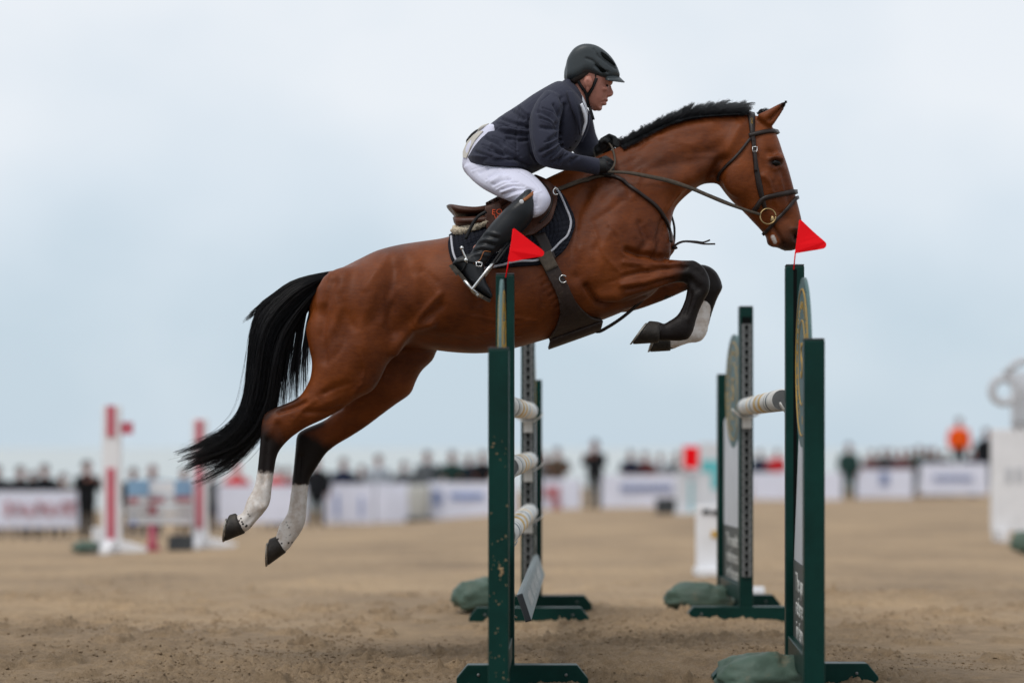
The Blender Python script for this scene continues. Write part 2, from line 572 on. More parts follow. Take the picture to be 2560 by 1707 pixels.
def mat_basic(name, col, rough=.6, var=.12, scale=8.0, metal=0.0, spec=.28, bump=0.0, bscale=60.0, dirt=None, dirt_amt=0.0, dirt_scale=6.0, coat=0.0, sheen=0.0):
    m, nt, bs = nmat(name)
    N, L = nt.nodes, nt.links
    tc = N.new("ShaderNodeTexCoord")
    no = N.new("ShaderNodeTexNoise"); no.inputs['Scale'].default_value = scale; no.inputs['Detail'].default_value = 5
    L.new(tc.outputs['Object'], no.inputs['Vector'])
    mr = N.new("ShaderNodeMapRange"); mr.inputs['To Min'].default_value = 1 - var; mr.inputs['To Max'].default_value = 1 + var
    mr.inputs['From Min'].default_value = .3; mr.inputs['From Max'].default_value = .7
    L.new(no.outputs[0], mr.inputs['Value'])
    mul = N.new("ShaderNodeVectorMath"); mul.operation = 'SCALE'; mul.inputs[0].default_value = col
    L.new(mr.outputs[0], mul.inputs['Scale'])
    out = mul.outputs[0]
    if dirt is not None:
        n2 = N.new("ShaderNodeTexNoise"); n2.inputs['Scale'].default_value = dirt_scale; n2.inputs['Detail'].default_value = 8; n2.inputs['Roughness'].default_value = .7
        L.new(tc.outputs['Object'], n2.inputs['Vector'])
        r2 = N.new("ShaderNodeMapRange"); r2.inputs['From Min'].default_value = .55; r2.inputs['From Max'].default_value = .72; r2.inputs['To Max'].default_value = dirt_amt
        L.new(n2.outputs[0], r2.inputs['Value'])
        mx = N.new("ShaderNodeMix"); mx.data_type = 'RGBA'; mx.inputs['B'].default_value = (*dirt, 1)
        L.new(r2.outputs[0], mx.inputs['Factor']); L.new(out, mx.inputs['A']); out = mx.outputs['Result']
    L.new(out, bs.inputs['Base Color'])
    rr = N.new("ShaderNodeMapRange"); rr.inputs['To Min'].default_value = max(rough - .08, .03); rr.inputs['To Max'].default_value = min(rough + .1, 1)
    L.new(no.outputs[0], rr.inputs['Value']); L.new(rr.outputs[0], bs.inputs['Roughness'])
    sock(bs, 'Metallic', metal); sock(bs, 'Specular IOR Level', spec); sock(bs, 'Coat Weight', coat); sock(bs, 'Sheen Weight', sheen)
    if bump:
        bn = N.new("ShaderNodeTexNoise"); bn.inputs['Scale'].default_value = bscale; bn.inputs['Detail'].default_value = 6
        L.new(tc.outputs['Object'], bn.inputs['Vector'])
        bp = N.new("ShaderNodeBump"); bp.inputs['Strength'].default_value = bump; bp.inputs['Distance'].default_value = .01
        L.new(bn.outputs[0], bp.inputs['Height']); L.new(bp.outputs[0], bs.inputs['Normal'])
    return m

def mat_sand():
    m, nt, bs = nmat("sand")
    N, L = nt.nodes, nt.links
    tc = N.new("ShaderNodeTexCoord")
    def noise(sc, det, rough=.6, vec=None):
        n = N.new("ShaderNodeTexNoise"); n.inputs['Scale'].default_value = sc; n.inputs['Detail'].default_value = det; n.inputs['Roughness'].default_value = rough
        L.new(vec if vec is not None else tc.outputs['Object'], n.inputs['Vector']); return n
    a = noise(.45, 6); b = noise(9, 8, .7); c = noise(160, 4, .7)
    r = N.new("ShaderNodeValToRGB"); el = r.color_ramp.elements
    el[0].position = .34; el[0].color = (.215, .153, .098, 1); el[1].position = .62; el[1].color = (.465, .330, .200, 1)
    ad = N.new("ShaderNodeMath"); ad.operation = 'MULTIPLY_ADD'; ad.inputs[1].default_value = .55
    L.new(a.outputs[0], ad.inputs[0])
    m2 = N.new("ShaderNodeMath"); m2.operation = 'MULTIPLY'; m2.inputs[1].default_value = .45
    L.new(b.outputs[0], m2.inputs[0]); L.new(m2.outputs[0], ad.inputs[2]); L.new(ad.outputs[0], r.inputs[0])
    mx = N.new("ShaderNodeMix"); mx.data_type = 'RGBA'; mx.blend_type = 'MULTIPLY'; mx.inputs['Factor'].default_value = .55
    r2 = N.new("ShaderNodeValToRGB"); r2.color_ramp.elements[0].position = .35; r2.color_ramp.elements[0].color = (.46, .43, .39, 1); r2.color_ramp.elements[1].position = .6
    L.new(c.outputs[0], r2.inputs[0]); L.new(r.outputs[0], mx.inputs['A']); L.new(r2.outputs[0], mx.inputs['B'])
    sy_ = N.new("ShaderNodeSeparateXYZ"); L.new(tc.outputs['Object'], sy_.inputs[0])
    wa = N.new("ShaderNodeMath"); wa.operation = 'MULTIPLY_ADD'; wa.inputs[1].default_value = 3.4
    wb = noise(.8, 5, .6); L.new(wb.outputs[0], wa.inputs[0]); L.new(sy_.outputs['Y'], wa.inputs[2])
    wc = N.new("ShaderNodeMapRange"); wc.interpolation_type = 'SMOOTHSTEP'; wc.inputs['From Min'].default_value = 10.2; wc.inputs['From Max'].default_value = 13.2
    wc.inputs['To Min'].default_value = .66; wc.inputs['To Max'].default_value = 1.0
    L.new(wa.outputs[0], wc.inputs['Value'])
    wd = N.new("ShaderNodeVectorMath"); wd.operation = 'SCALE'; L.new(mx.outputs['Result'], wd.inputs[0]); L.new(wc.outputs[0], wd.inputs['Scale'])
    L.new(wd.outputs[0], bs.inputs['Base Color'])
    bs.inputs['Roughness'].default_value = .85; sock(bs, 'Specular IOR Level', .25)
    b1 = N.new("ShaderNodeBump"); b1.inputs['Strength'].default_value = .7; b1.inputs['Distance'].default_value = .012
    d = noise(70, 8, .75); L.new(d.outputs[0], b1.inputs['Height']); L.new(b1.outputs[0], bs.inputs['Normal'])
    return m

def mat_coat():
    m, nt, bs = nmat("bay_coat")
    N, L = nt.nodes, nt.links
    tc = N.new("ShaderNodeTexCoord")
    at = N.new("ShaderNodeAttribute"); at.attribute_name = "mask"
    sp = N.new("ShaderNodeSeparateColor"); L.new(at.outputs['Color'], sp.inputs[0])
    def noise(sc, det, rough=.6, scale=(1, 1, 1)):
        mp = N.new("ShaderNodeMapping"); mp.inputs['Scale'].default_value = scale
        L.new(tc.outputs['Object'], mp.inputs[0])
        n = N.new("ShaderNodeTexNoise"); n.inputs['Scale'].default_value = sc; n.inputs['Detail'].default_value = det; n.inputs['Roughness'].default_value = rough
        L.new(mp.outputs[0], n.inputs['Vector']); return n
    big = noise(3.2, 3); fine = noise(70, 6, .7, (.5, 1, 1.2)); hair = noise(420, 3, .6, (.25, 1, 1))
    r = N.new("ShaderNodeValToRGB"); el = r.color_ramp.elements
    el[0].position = .3; el[0].color = (.042, .0072, .0013, 1); el[1].position = .68; el[1].color = (.215, .0520, .0080, 1)
    m1 = N.new("ShaderNodeMath"); m1.operation = 'MULTIPLY_ADD'; m1.inputs[1].default_value = .72
    m2 = N.new("ShaderNodeMath"); m2.operation = 'MULTIPLY'; m2.inputs[1].default_value = .28
    L.new(fine.outputs[0], m2.inputs[0]); L.new(big.outputs[0], m1.inputs[0]); L.new(m2.outputs[0], m1.inputs[2]); L.new(m1.outputs[0], r.inputs[0])
    # black points
    def soft(ch, lo, hi, amp, sc):
        n = noise(sc, 5, .7)
        a = N.new("ShaderNodeMath"); a.operation = 'MULTIPLY_ADD'; a.inputs[1].default_value = amp
        sb = N.new("ShaderNodeMath"); sb.operation = 'SUBTRACT'; sb.inputs[1].default_value = .5
        L.new(n.outputs[0], sb.inputs[0]); L.new(sb.outputs[0], a.inputs[0]); L.new(sp.outputs[ch], a.inputs[2])
        q = N.new("ShaderNodeMapRange"); q.interpolation_type = 'SMOOTHSTEP'
        q.inputs['From Min'].default_value = lo; q.inputs['From Max'].default_value = hi
        L.new(a.outputs[0], q.inputs['Value']); return q.outputs[0]
    mxb = N.new("ShaderNodeMix"); mxb.data_type = 'RGBA'; mxb.inputs['B'].default_value = (.0085, .0054, .0048, 1)
    L.new(soft('Red', .10, .95, .45, 11), mxb.inputs['Factor']); L.new(r.outputs[0], mxb.inputs['A'])
    wr = N.new("ShaderNodeValToRGB"); wr.color_ramp.elements[0].color = (.50, .42, .36, 1); wr.color_ramp.elements[1].color = (.70, .66, .63, 1)
    wr.color_ramp.elements[0].position = .35; wr.color_ramp.elements[1].position = .6
    wn_ = noise(22, 6, .7); L.new(wn_.outputs[0], wr.inputs[0])
    # dark spots on the socks near the coronet
    vor = N.new("ShaderNodeTexVoronoi"); vor.inputs['Scale'].default_value = 52
    L.new(tc.outputs['Object'], vor.inputs['Vector'])
    spt = N.new("ShaderNodeMapRange"); spt.inputs['From Min'].default_value = .30; spt.inputs['From Max'].default_value = .22
    L.new(vor.outputs['Distance'], spt.inputs['Value'])
    spm = N.new("ShaderNodeMath"); spm.operation = 'MULTIPLY'; L.new(spt.outputs[0], spm.inputs[0])
    rng_ = N.new("ShaderNodeMapRange"); rng_.inputs['From Min'].default_value = .9; rng_.inputs['From Max'].default_value = .6; rng_.inputs['To Min'].default_value = 0; rng_.inputs['To Max'].default_value = 0
    L.new(sp.outputs['Blue'], spm.inputs[1])
    wsp = N.new("ShaderNodeMix"); wsp.data_type = 'RGBA'; wsp.inputs['B'].default_value = (.03, .026, .024, 1)
    L.new(spm.outputs[0], wsp.inputs['Factor']); L.new(wr.outputs[0], wsp.inputs['A'])
    mxw = N.new("ShaderNodeMix"); mxw.data_type = 'RGBA'
    L.new(soft('Green', .42, .58, .3, 38), mxw.inputs['Factor']); L.new(mxb.outputs['Result'], mxw.inputs['A']); L.new(wsp.outputs['Result'], mxw.inputs['B'])
    L.new(mxw.outputs['Result'], bs.inputs['Base Color'])
    rr = N.new("ShaderNodeMapRange"); rr.inputs['To Min'].default_value = .33; rr.inputs['To Max'].default_value = .55
    L.new(fine.outputs[0], rr.inputs['Value']); L.new(rr.outputs[0], bs.inputs['Roughness'])
    sock(bs, 'Specular IOR Level', .19)
    bp = N.new("ShaderNodeBump"); bp.inputs['Strength'].default_value = .30; bp.inputs['Distance'].default_value = .004
    L.new(hair.outputs[0], bp.inputs['Height'])
    b2 = N.new("ShaderNodeBump"); b2.inputs['Strength'].default_value = .18; b2.inputs['Distance'].default_value = .012
    L.new(fine.outputs[0], b2.inputs['Height']); L.new(bp.outputs[0], b2.inputs['Normal']); L.new(b2.outputs[0], bs.inputs['Normal'])
    return m

def mat_hair():
    m, nt, bs = nmat("black_horse_hair")
    bs.inputs['Base Color'].default_value = (.012, .012, .014, 1); bs.inputs['Roughness'].default_value = .45; sock(bs, 'Specular IOR Level', .22)
    N, L = nt.nodes, nt.links
    tc = N.new("ShaderNodeTexCoord"); no = N.new("ShaderNodeTexNoise"); no.inputs['Scale'].default_value = 30
    L.new(tc.outputs['Object'], no.inputs['Vector'])
    r = N.new("ShaderNodeValToRGB"); r.color_ramp.elements[0].color = (.003, .003, .004, 1); r.color_ramp.elements[1].color = (.014, .014, .017, 1)
    L.new(no.outputs[0], r.inputs[0]); L.new(r.outputs[0], bs.inputs['Base Color'])
    return m

def mat_green(name="green_paint", col=(.0016, .030, .024)):
    """painted aluminium with scratches and worn spots"""
    m, nt, bs = nmat(name)
    N, L = nt.nodes, nt.links
    tc = N.new("ShaderNodeTexCoord")
    no = N.new("ShaderNodeTexNoise"); no.inputs['Scale'].default_value = 4; no.inputs['Detail'].default_value = 8; no.inputs['Roughness'].default_value = .65
    L.new(tc.outputs['Object'], no.inputs['Vector'])
    r = N.new("ShaderNodeValToRGB"); r.color_ramp.elements[0].position = .3; r.color_ramp.elements[0].color = (col[0] * .6, col[1] * .62, col[2] * .62, 1)
    r.color_ramp.elements[1].position = .75; r.color_ramp.elements[1].color = (col[0] * 1.5, col[1] * 1.35, col[2] * 1.35, 1)
    L.new(no.outputs[0], r.inputs[0])
    n2 = N.new("ShaderNodeTexNoise"); n2.inputs['Scale'].default_value = 45; n2.inputs['Detail'].default_value = 6; n2.inputs['Roughness'].default_value = .8
    mp = N.new("ShaderNodeMapping"); mp.inputs['Scale'].default_value = (1, 1, .35); L.new(tc.outputs['Object'], mp.inputs[0]); L.new(mp.outputs[0], n2.inputs['Vector'])
    q = N.new("ShaderNodeMapRange"); q.inputs['From Min'].default_value = .70; q.inputs['From Max'].default_value = .76; q.inputs['To Max'].default_value = .75
    L.new(n2.outputs[0], q.inputs['Value'])
    mx = N.new("ShaderNodeMix"); mx.data_type = 'RGBA'; mx.inputs['B'].default_value = (.30, .33, .30, 1)
    L.new(q.outputs[0], mx.inputs['Factor']); L.new(r.outputs[0], mx.inputs['A']); L.new(mx.outputs['Result'], bs.inputs['Base Color'])
    rr = N.new("ShaderNodeMapRange"); rr.inputs['To Min'].default_value = .28; rr.inputs['To Max'].default_value = .5
    L.new(no.outputs[0], rr.inputs['Value']); L.new(rr.outputs[0], bs.inputs['Roughness'])
    sock(bs, 'Specular IOR Level', .16)
    return m

def mat_pole():
    """white pole wrapped with grey and yellow printed bands (object X runs along the pole)"""
    m, nt, bs = nmat("wrapped_pole")
    N, L = nt.nodes, nt.links
    tc = N.new("ShaderNodeTexCoord")
    sx = N.new("ShaderNodeSeparateXYZ"); L.new(tc.outputs['Object'], sx.inputs[0])
    sl = N.new("ShaderNodeMath"); sl.operation = 'MULTIPLY_ADD'; sl.inputs[1].default_value = .55
    L.new(sx.outputs['Z'], sl.inputs[0]); L.new(sx.outputs['X'], sl.inputs[2])
    dv = N.new("ShaderNodeMath"); dv.operation = 'MULTIPLY'; dv.inputs[1].default_value = 1 / 2.3; L.new(sl.outputs[0], dv.inputs[0])
    fr = N.new("ShaderNodeMath"); fr.operation = 'FRACT'; L.new(dv.outputs[0], fr.inputs[0])
    r = N.new("ShaderNodeValToRGB"); r.color_ramp.interpolation = 'CONSTANT'
    W, G, Y = (.72, .71, .68, 1), (.16, .19, .20, 1), (.66, .40, .06, 1)
    el = r.color_ramp.elements; el[0].position = 0; el[0].color = W; el[1].position = .13; el[1].color = G
    for p, c in ((.17, W), (.21, G), (.225, W), (.33, Y), (.40, W), (.48, Y), (.56, W), (.66, G), (.70, W), (.78, Y), (.82, W), (.90, (.42, .45, .45, 1)), (.94, W)):
        q = el.new(p); q.color = c
    L.new(fr.outputs[0], r.inputs[0])
    no = N.new("ShaderNodeTexNoise"); no.inputs['Scale'].default_value = 14; no.inputs['Detail'].default_value = 7; L.new(tc.outputs['Object'], no.inputs['Vector'])
    q = N.new("ShaderNodeMapRange"); q.inputs['From Min'].default_value = .3; q.inputs['From Max'].default_value = .75; q.inputs['To Min'].default_value = 1.05; q.inputs['To Max'].default_value = .72
    L.new(no.outputs[0], q.inputs['Value'])
    sc = N.new("ShaderNodeVectorMath"); sc.operation = 'SCALE'; L.new(r.outputs[0], sc.inputs[0]); L.new(q.outputs[0], sc.inputs['Scale'])
    L.new(sc.outputs[0], bs.inputs['Base Color']); bs.inputs['Roughness'].default_value = .45
    return m

def mat_pad():
    """quilted navy-black cotton: small blocks from two wave bumps"""
    m = mat_basic("quilted_cotton", (.010, .011, .017), .8, .2, 30, spec=.15, sheen=.0)
    return m

def mat_sea():
    m, nt, bs = nmat("sea_water")
    N, L = nt.nodes, nt.links
    tc = N.new("ShaderNodeTexCoord"); no = N.new("ShaderNodeTexNoise"); no.inputs['Scale'].default_value = .02; no.inputs['Detail'].default_value = 8
    L.new(tc.outputs['Object'], no.inputs['Vector'])
    r = N.new("ShaderNodeValToRGB"); r.color_ramp.elements[0].color = (.38, .42, .42, 1); r.color_ramp.elements[1].color = (.50, .535, .53, 1)
    L.new(no.outputs[0], r.inputs[0]); L.new(r.outputs[0], bs.inputs['Base Color']); bs.inputs['Roughness'].default_value = .4
    n2 = N.new("ShaderNodeTexNoise"); n2.inputs['Scale'].default_value = .6; n2.inputs['Detail'].default_value = 6; L.new(tc.outputs['Object'], n2.inputs['Vector'])
    bp = N.new("ShaderNodeBump"); bp.inputs['Strength'].default_value = .6; bp.inputs['Distance'].default_value = .5
    L.new(n2.outputs[0], bp.inputs['Height']); L.new(bp.outputs[0], bs.inputs['Normal'])
    return m

M = {}
M['sand'] = mat_sand(); M['coat'] = mat_coat(); M['hair'] = mat_hair(); M['green'] = mat_green(); M['pole'] = mat_pole()
M['pad'] = mat_pad(); M['sea'] = mat_sea()
M['hoof'] = mat_basic("hoof_horn", (.024, .020, .017), .5, .4, 25, bump=.25, bscale=90, dirt=(.10, .08, .06), dirt_amt=.5, dirt_scale=14)
M['shoe'] = mat_basic("horseshoe_steel", (.30, .28, .25), .45, .3, 30, metal=.7, dirt=(.25, .19, .12), dirt_amt=.8, dirt_scale=20)
M['leather'] = mat_basic("dark_brown_leather", (.020, .012, .010), .42, .25, 20, bump=.12, bscale=180)
M['saddle'] = mat_basic("brown_saddle_leather", (.062, .022, .012), .4, .3, 14, bump=.12, bscale=150)
M['guard'] = mat_basic("dark_girth_leather", (.026, .015, .012), .5, .3, 9, bump=.18, bscale=90, dirt=(.10, .07, .05), dirt_amt=.5, dirt_scale=25)
M['web'] = mat_basic("webbed_rein", (.075, .058, .043), .75, .25, 60, bump=.4, bscale=300)
M['boot'] = mat_basic("black_boot_leather", (.0075, .009, .0115), .40, .25, 6, bump=.06, bscale=120, spec=.32)
M['sole'] = mat_basic("sandy_boot_sole", (.055, .048, .04), .8, .4, 40, bump=.5, bscale=80, dirt=(.28, .22, .15), dirt_amt=.8, dirt_scale=25)
M['steel'] = mat_basic("polished_steel", (.62, .62, .61), .25, .12, 30, metal=1.0)
M['brass'] = mat_basic("brass", (.36, .26, .13), .38, .15, 30, metal=1.0)
M['jacket'] = mat_basic("grey_jacket_cloth", (.025, .027, .046), .78, .05, 3, spec=.25, bump=.05, bscale=350, sheen=.06)
M['breech'] = mat_basic("white_breeches_cloth", (.62, .62, .74), .75, .05, 6, spec=.25, bump=.04, bscale=250)
M['shirt'] = mat_basic("white_shirt", (.72, .74, .80), .8, .04, 10, spec=.2)
M['patchw'] = mat_basic("stone_seat_patch", (.52, .49, .44), .8, .06, 10, spec=.2)
M['glove'] = mat_basic("black_glove", (.007, .008, .009), .6, .2, 20, spec=.35, bump=.1, bscale=200)
M['helmet'] = mat_basic("matt_grey_helmet", (.032, .040, .045), .45, .08, 10, spec=.4, bump=.03, bscale=600)
M['black'] = mat_basic("black_strap", (.006, .006, .007), .6, .15, 30, spec=.3)
M['skin'] = mat_basic("skin", (.40, .165, .12), .5, .12, 30, spec=.4, bump=.05, bscale=200)
M['dhair'] = mat_basic("dark_short_hair", (.022, .015, .012), .6, .3, 120, bump=.4, bscale=300)
M['fleece'] = mat_basic("cream_fleece", (.62, .53, .40), .95, .12, 40, bump=.8, bscale=160, spec=.1)
M['red'] = mat_basic("red_flag_plastic", (.88, .0012, .007), .5, .06, 9, spec=.15)
M['orange'] = mat_basic("orange_rubber", (.75, .10, .03), .5, .05, 20)
M['tan'] = mat_basic("tan_leather", (.28, .10, .035), .5, .15, 40)
M['silver'] = mat_basic("silver_print", (.55, .55, .56), .4, .05, 30)
M['piping'] = mat_basic("grey_piping", (.42, .42, .46), .6, .1, 60, bump=.2, bscale=400)
M['track'] = mat_basic("grey_track", (.15, .155, .155), .45, .2, 12, metal=.3, dirt=(.06, .06, .055), dirt_amt=.6, dirt_scale=12)
M['hole'] = mat_basic("hole_shade", (.006, .007, .007), .9, .1, 20, spec=.05)  # near-black colour stands in for the shade inside holes and grooves
M['cup'] = mat_basic("white_cup_plastic", (.66, .65, .62), .5, .08, 30)
M['wpanel'] = mat_basic("white_wing_panel", (.62, .64, .68), .5, .06, 6)
M['dpanel'] = mat_basic("grey_green_panel", (.075, .085, .082), .5, .12, 6, dirt=(.16, .14, .11), dirt_amt=.5, dirt_scale=12)
M['disc'] = mat_basic("slate_green_disc", (.075, .135, .135), .5, .1, 8)
M['gold'] = mat_basic("gold_print", (.50, .30, .05), .5, .1, 20)
M['ltext'] = mat_basic("light_print", (.62, .63, .61), .5, .05, 20)
M['plank'] = mat_basic("pale_plank", (.21, .25, .255), .5, .1, 8, dirt=(.22, .20, .17), dirt_amt=.6, dirt_scale=16)
M['bag'] = mat_basic("green_tarpaulin", (.075, .118, .092), .55, .2, 7, bump=1.0, bscale=11, dirt=(.24, .17, .10), dirt_amt=.55, dirt_scale=10)
M['mud'] = mat_basic("wet_sand_lump", (.36, .25, .14), .9, .25, 40, bump=.5, bscale=200)
M['white'] = mat_basic("white_painted_board", (.74, .74, .76), .5, .05, 5)
M['redp'] = mat_basic("red_painted_board", (.50, .11, .15), .5, .1, 5)
M['lblue'] = mat_basic("light_blue_board", (.28, .48, .70), .5, .08, 5)
M['teal'] = mat_basic("teal_board", (.12, .48, .52), .5, .08, 5)
M['navy'] = mat_basic("navy_print", (.06, .08, .25), .5, .08, 5)
M['banner'] = mat_basic("white_banner", (.70, .72, .84), .6, .05, 3)
M['dark'] = mat_basic("dark_grey_box", (.05, .055, .06), .7, .2, 6)
M['dgreen'] = mat_basic("dark_green_box", (.02, .06, .045), .6, .2, 6)
M['eye'] = mat_basic("horse_eye", (.004, .003, .003), .22, .1, 30, spec=.25)
M['pink'] = mat_basic("pink_muzzle_skin", (.42, .26, .24), .6, .15, 40, bump=.2, bscale=150)
M['grayring'] = mat_basic("pale_grey_ring", (.50, .51, .54), .5, .06, 8)

# ------------------------------------------------------------------ ground and sea
def base_z(X, Y):
    d = np.maximum(Y - 11.0, 0)
    f = -.019 * np.minimum(d, 45) - .00018 * np.minimum(d, 45) ** 2 - .005 * np.maximum(d - 45, 0) - .035 * np.maximum(d - 76, 0)
    g = 1 - .42 * sstep(-5.0, 3.0, X) * sstep(14, 40, Y) + .32 * sstep(-4, -9, X) * sstep(24, 42, Y)
    return f * g

CR = []
for _ in range(420):
    y = 6.5 + 9 * random.random() ** 1.2
    CR.append((random.uniform(-.34, .34) * y * 1.1, y, random.uniform(.045, .085), random.uniform(.012, .036), random.uniform(0, 6.28)))

def ground_z(X, Y):
    z = base_z(X, Y)
    near = 1 - sstep(18, 45, Y)
    z = z + .030 * fbm(X * .55, Y * .55, 3, 3) * sstep(5, 9, Y) * (.4 + .6 * near)
    churn = sstep(-.25, .35, fbm(X * .5 + 7, Y * .5, 11, 3)) * near + .15
    z = z + .008 * churn * fbm(X * 4.2, Y * 4.2, 5, 3)
    z = z + .012 * churn * np.maximum(fbm(X * 13, Y * 13, 6, 3, .6), -.15) * near
    z = z + .0095 * churn * fbm(X * 38, Y * 38, 8, 2, .6) * (1 - sstep(11, 20, Y))
    for cx, cy, r, dp, a in CR:
        k = (np.abs(X - cx) < 4 * r) & (np.abs(Y - cy) < 4 * r)
        if not k.any(): continue
        dx, dy = X[k] - cx, Y[k] - cy
        u, v = dx * math.cos(a) + dy * math.sin(a), (-dx * math.sin(a) + dy * math.cos(a)) / .8
        q = np.sqrt(u * u + v * v) / r * (1 + .22 * perlin(X[k] * 30, Y[k] * 30, 21))
        z[k] += dp * (-np.exp(-(q / .75) ** 4) + .75 * np.exp(-((q - 1.3) / .38) ** 2) * (1 + .6 * u / r / 2) * (1 + .6 * perlin(X[k] * 34, Y[k] * 42, 77)))
    return z

ys = [-40, -20, -8, -2, 1, 2.5, 4, 5, 5.6, 6.2]
y = 6.6
while y < 13.5: ys.append(y); y *= 1.0017
while y < 40: ys.append(y); y *= 1.010
while y < 190: ys.append(y); y *= 1.03
ys = np.array(ys)
us = np.linspace(-1, 1, 601)
S_ = np.maximum(ys, 5.0)
xs = us * .285 + np.sign(us) * np.abs(us) ** 15 * 1.6
GX = S_[:, None] * xs[None, :]; GY = np.repeat(ys[:, None], len(us), 1)
GZ = ground_z(GX.ravel().copy(), GY.ravel().copy())
h, w = GX.shape
me = bpy.data.meshes.new("sand_ground")
co = np.stack([GX.ravel(), GY.ravel(), GZ], 1)
me.vertices.add(h * w); me.vertices.foreach_set("co", co.ravel())
idx = np.arange(h * w).reshape(h, w)
q = np.stack([idx[:-1, :-1], idx[:-1, 1:], idx[1:, 1:], idx[1:, :-1]], -1).reshape(-1, 4)
me.loops.add(q.size); me.loops.foreach_set("vertex_index", q.ravel())
me.polygons.add(len(q)); me.polygons.foreach_set("loop_start", np.arange(len(q)) * 4); me.polygons.foreach_set("loop_total", np.full(len(q), 4))
me.update(calc_edges=True); me.validate()
me.polygons.foreach_set("use_smooth", [True] * len(me.polygons))
tag(link("ground", me, M['sand']), "damp churned beach sand of the jumping arena", "sand", kind="structure")
# the loose sand thrown up by hooves
mb = MB()
ico = bmesh.new(); bmesh.ops.create_icosphere(ico, subdivisions=1, radius=1.0)
icv = np.array([v.co[:] for v in ico.verts]); icf = [tuple(v.index for v in f.verts) for f in ico.faces]; ico.free()
NCL = 60000
yy = 7.3 + 6.5 * RNG.random(NCL) ** 1.7
xx = RNG.uniform(-.30, .30, NCL) * yy
dens = fbm(xx * .9, yy * .9, 31, 3)
keep = dens > RNG.uniform(-.35, .5, NCL)
xx, yy = xx[keep], yy[keep]; NCL = len(xx)
rr = .0022 + .0065 * RNG.random(NCL) ** 4 + .013 * (RNG.random(NCL) < .006) * RNG.random(NCL)
zz = ground_z(xx.copy(), yy.copy())
sc_ = np.stack([RNG.uniform(.7, 1.6, NCL), RNG.uniform(.7, 1.3, NCL), RNG.uniform(.5, .95, NCL)], 1) * rr[:, None]
V = icv[None] * sc_[:, None, :] * (1 + .3 * RNG.standard_normal((NCL, len(icv), 1)).clip(-1, 1)) + np.stack([xx, yy, zz + rr * .2], 1)[:, None, :]
Q = (np.array(icf)[None] + (np.arange(NCL) * len(icv))[:, None, None]).reshape(-1, 3)
me = bpy.data.meshes.new("sand_clods")
me.vertices.add(NCL * len(icv)); me.vertices.foreach_set("co", V.ravel())
me.loops.add(Q.size); me.loops.foreach_set("vertex_index", Q.ravel().astype(np.int32))
me.polygons.add(len(Q)); me.polygons.foreach_set("loop_start", np.arange(len(Q)) * 3); me.polygons.foreach_set("loop_total", np.full(len(Q), 3))
me.update(calc_edges=True); me.polygons.foreach_set("use_smooth", [True] * len(me.polygons))
tag(link("sand_clods", me, M['sand']), "small loose sand clods scattered over the foreground", "sand clods", kind="stuff")
# sea
mb = MB()
sy = [48, 90, 150, 230, 400, 800, 2000, 6000, 15000]
for a, b in zip(sy[:-1], sy[1:]):
    mb.add([(-a * 1.6 - 300, a, -2.6), (a * 1.6 + 300, a, -2.6), (b * 1.6 + 300, b, -2.6), (-b * 1.6 - 300, b, -2.6)], [(0, 1, 2, 3)])
tag(mb.build("sea", M['sea']), "pale grey green sea behind the crowd", "sea", kind="structure")

def gz1(x, y):
    return float(ground_z(np.array([float(x)]), np.array([float(y)]))[0])

# ------------------------------------------------------------------ the horse
horse = empty("horse", (P(1200, 1000)[0], D0, P(0, 1000)[2]), 0,
              "bay horse with black tail and white socks jumping over the green fence", "horse")
B1, W1 = 1.0, 1.0
trunk = [
    (838, 676, 772, 800, .10, 0, .1), (868, 663, 790, 880, .20, 0, .1), (905, 645, 850, 895, .255, 0, .06), (945, 626, 930, 880, .275, 0, .02),
    (1000, 612, 1010, 868, .27, 0, .0), (1060, 603, 1065, 873, .275, 0, -.02), (1121, 593, 1130, 881, .285, 0, -.02), (1190, 566, 1200, 884, .29, 0, .05),
    (1250, 528, 1265, 876, .283, 0, .15), (1310, 482, 1340, 856, .262, 0, .28), (1362, 446, 1420, 832, .245, 0, .35),
    (1430, 418, 1500, 803, .235, 0, .35), (1500, 402, 1575, 772, .225, 0, .30), (1575, 440, 1635, 735, .20, 0, .2),
    (1630, 505, 1664, 690, .15, 0, .1), (1662, 560, 1675, 640, .075, 0, 0)]
neck = [
    (1375, 440, 1640, 690, .20, 0, .35), (1430, 414, 1662, 625, .185, 0, .35), (1490, 389, 1676, 566, .16, 0, .38), (1550, 363, 1686, 524, .137, 0, .40), (1610, 336, 1706, 499, .118, 0, .40),
    (1671, 309, 1732, 477, .104, 0, .38), (1735, 294, 1757, 461, .096, 0, .33), (1795, 287, 1778, 459, .092, 0, .25), (1845, 286, 1806, 460, .088, 0, .15), (1872, 286, 1835, 470, .08, 0, .05)]
head = [
    (1868, 287, 1800, 420, .062, 0, .1), (1900, 292, 1795, 452, .078, 0, .05), (1929, 316, 1801, 468, .090, 0, -.02, 2.3), (1943, 343, 1814, 485, .097, 0, -.05, 2.4),
    (1955, 378, 1833, 506, .099, 0, -.03, 2.4), (1969, 418, 1857, 527, .090, 0, .0, 2.3), (1981, 460, 1880, 552, .074, 0, .04, 2.3, .1),
    (1991, 498, 1899, 572, .064, 0, .02, 2.3, .25), (2000, 534, 1913, 589, .060, 0, 0, 2.3, .35), (2005, 562, 1919, 603, .062, 0, 0, 2.4, .5), (2004, 590, 1931, 614, .060, 0, 0, 2.4, .62), (1995, 612, 1950, 621, .045, 0, 0, 2.2, .75)]
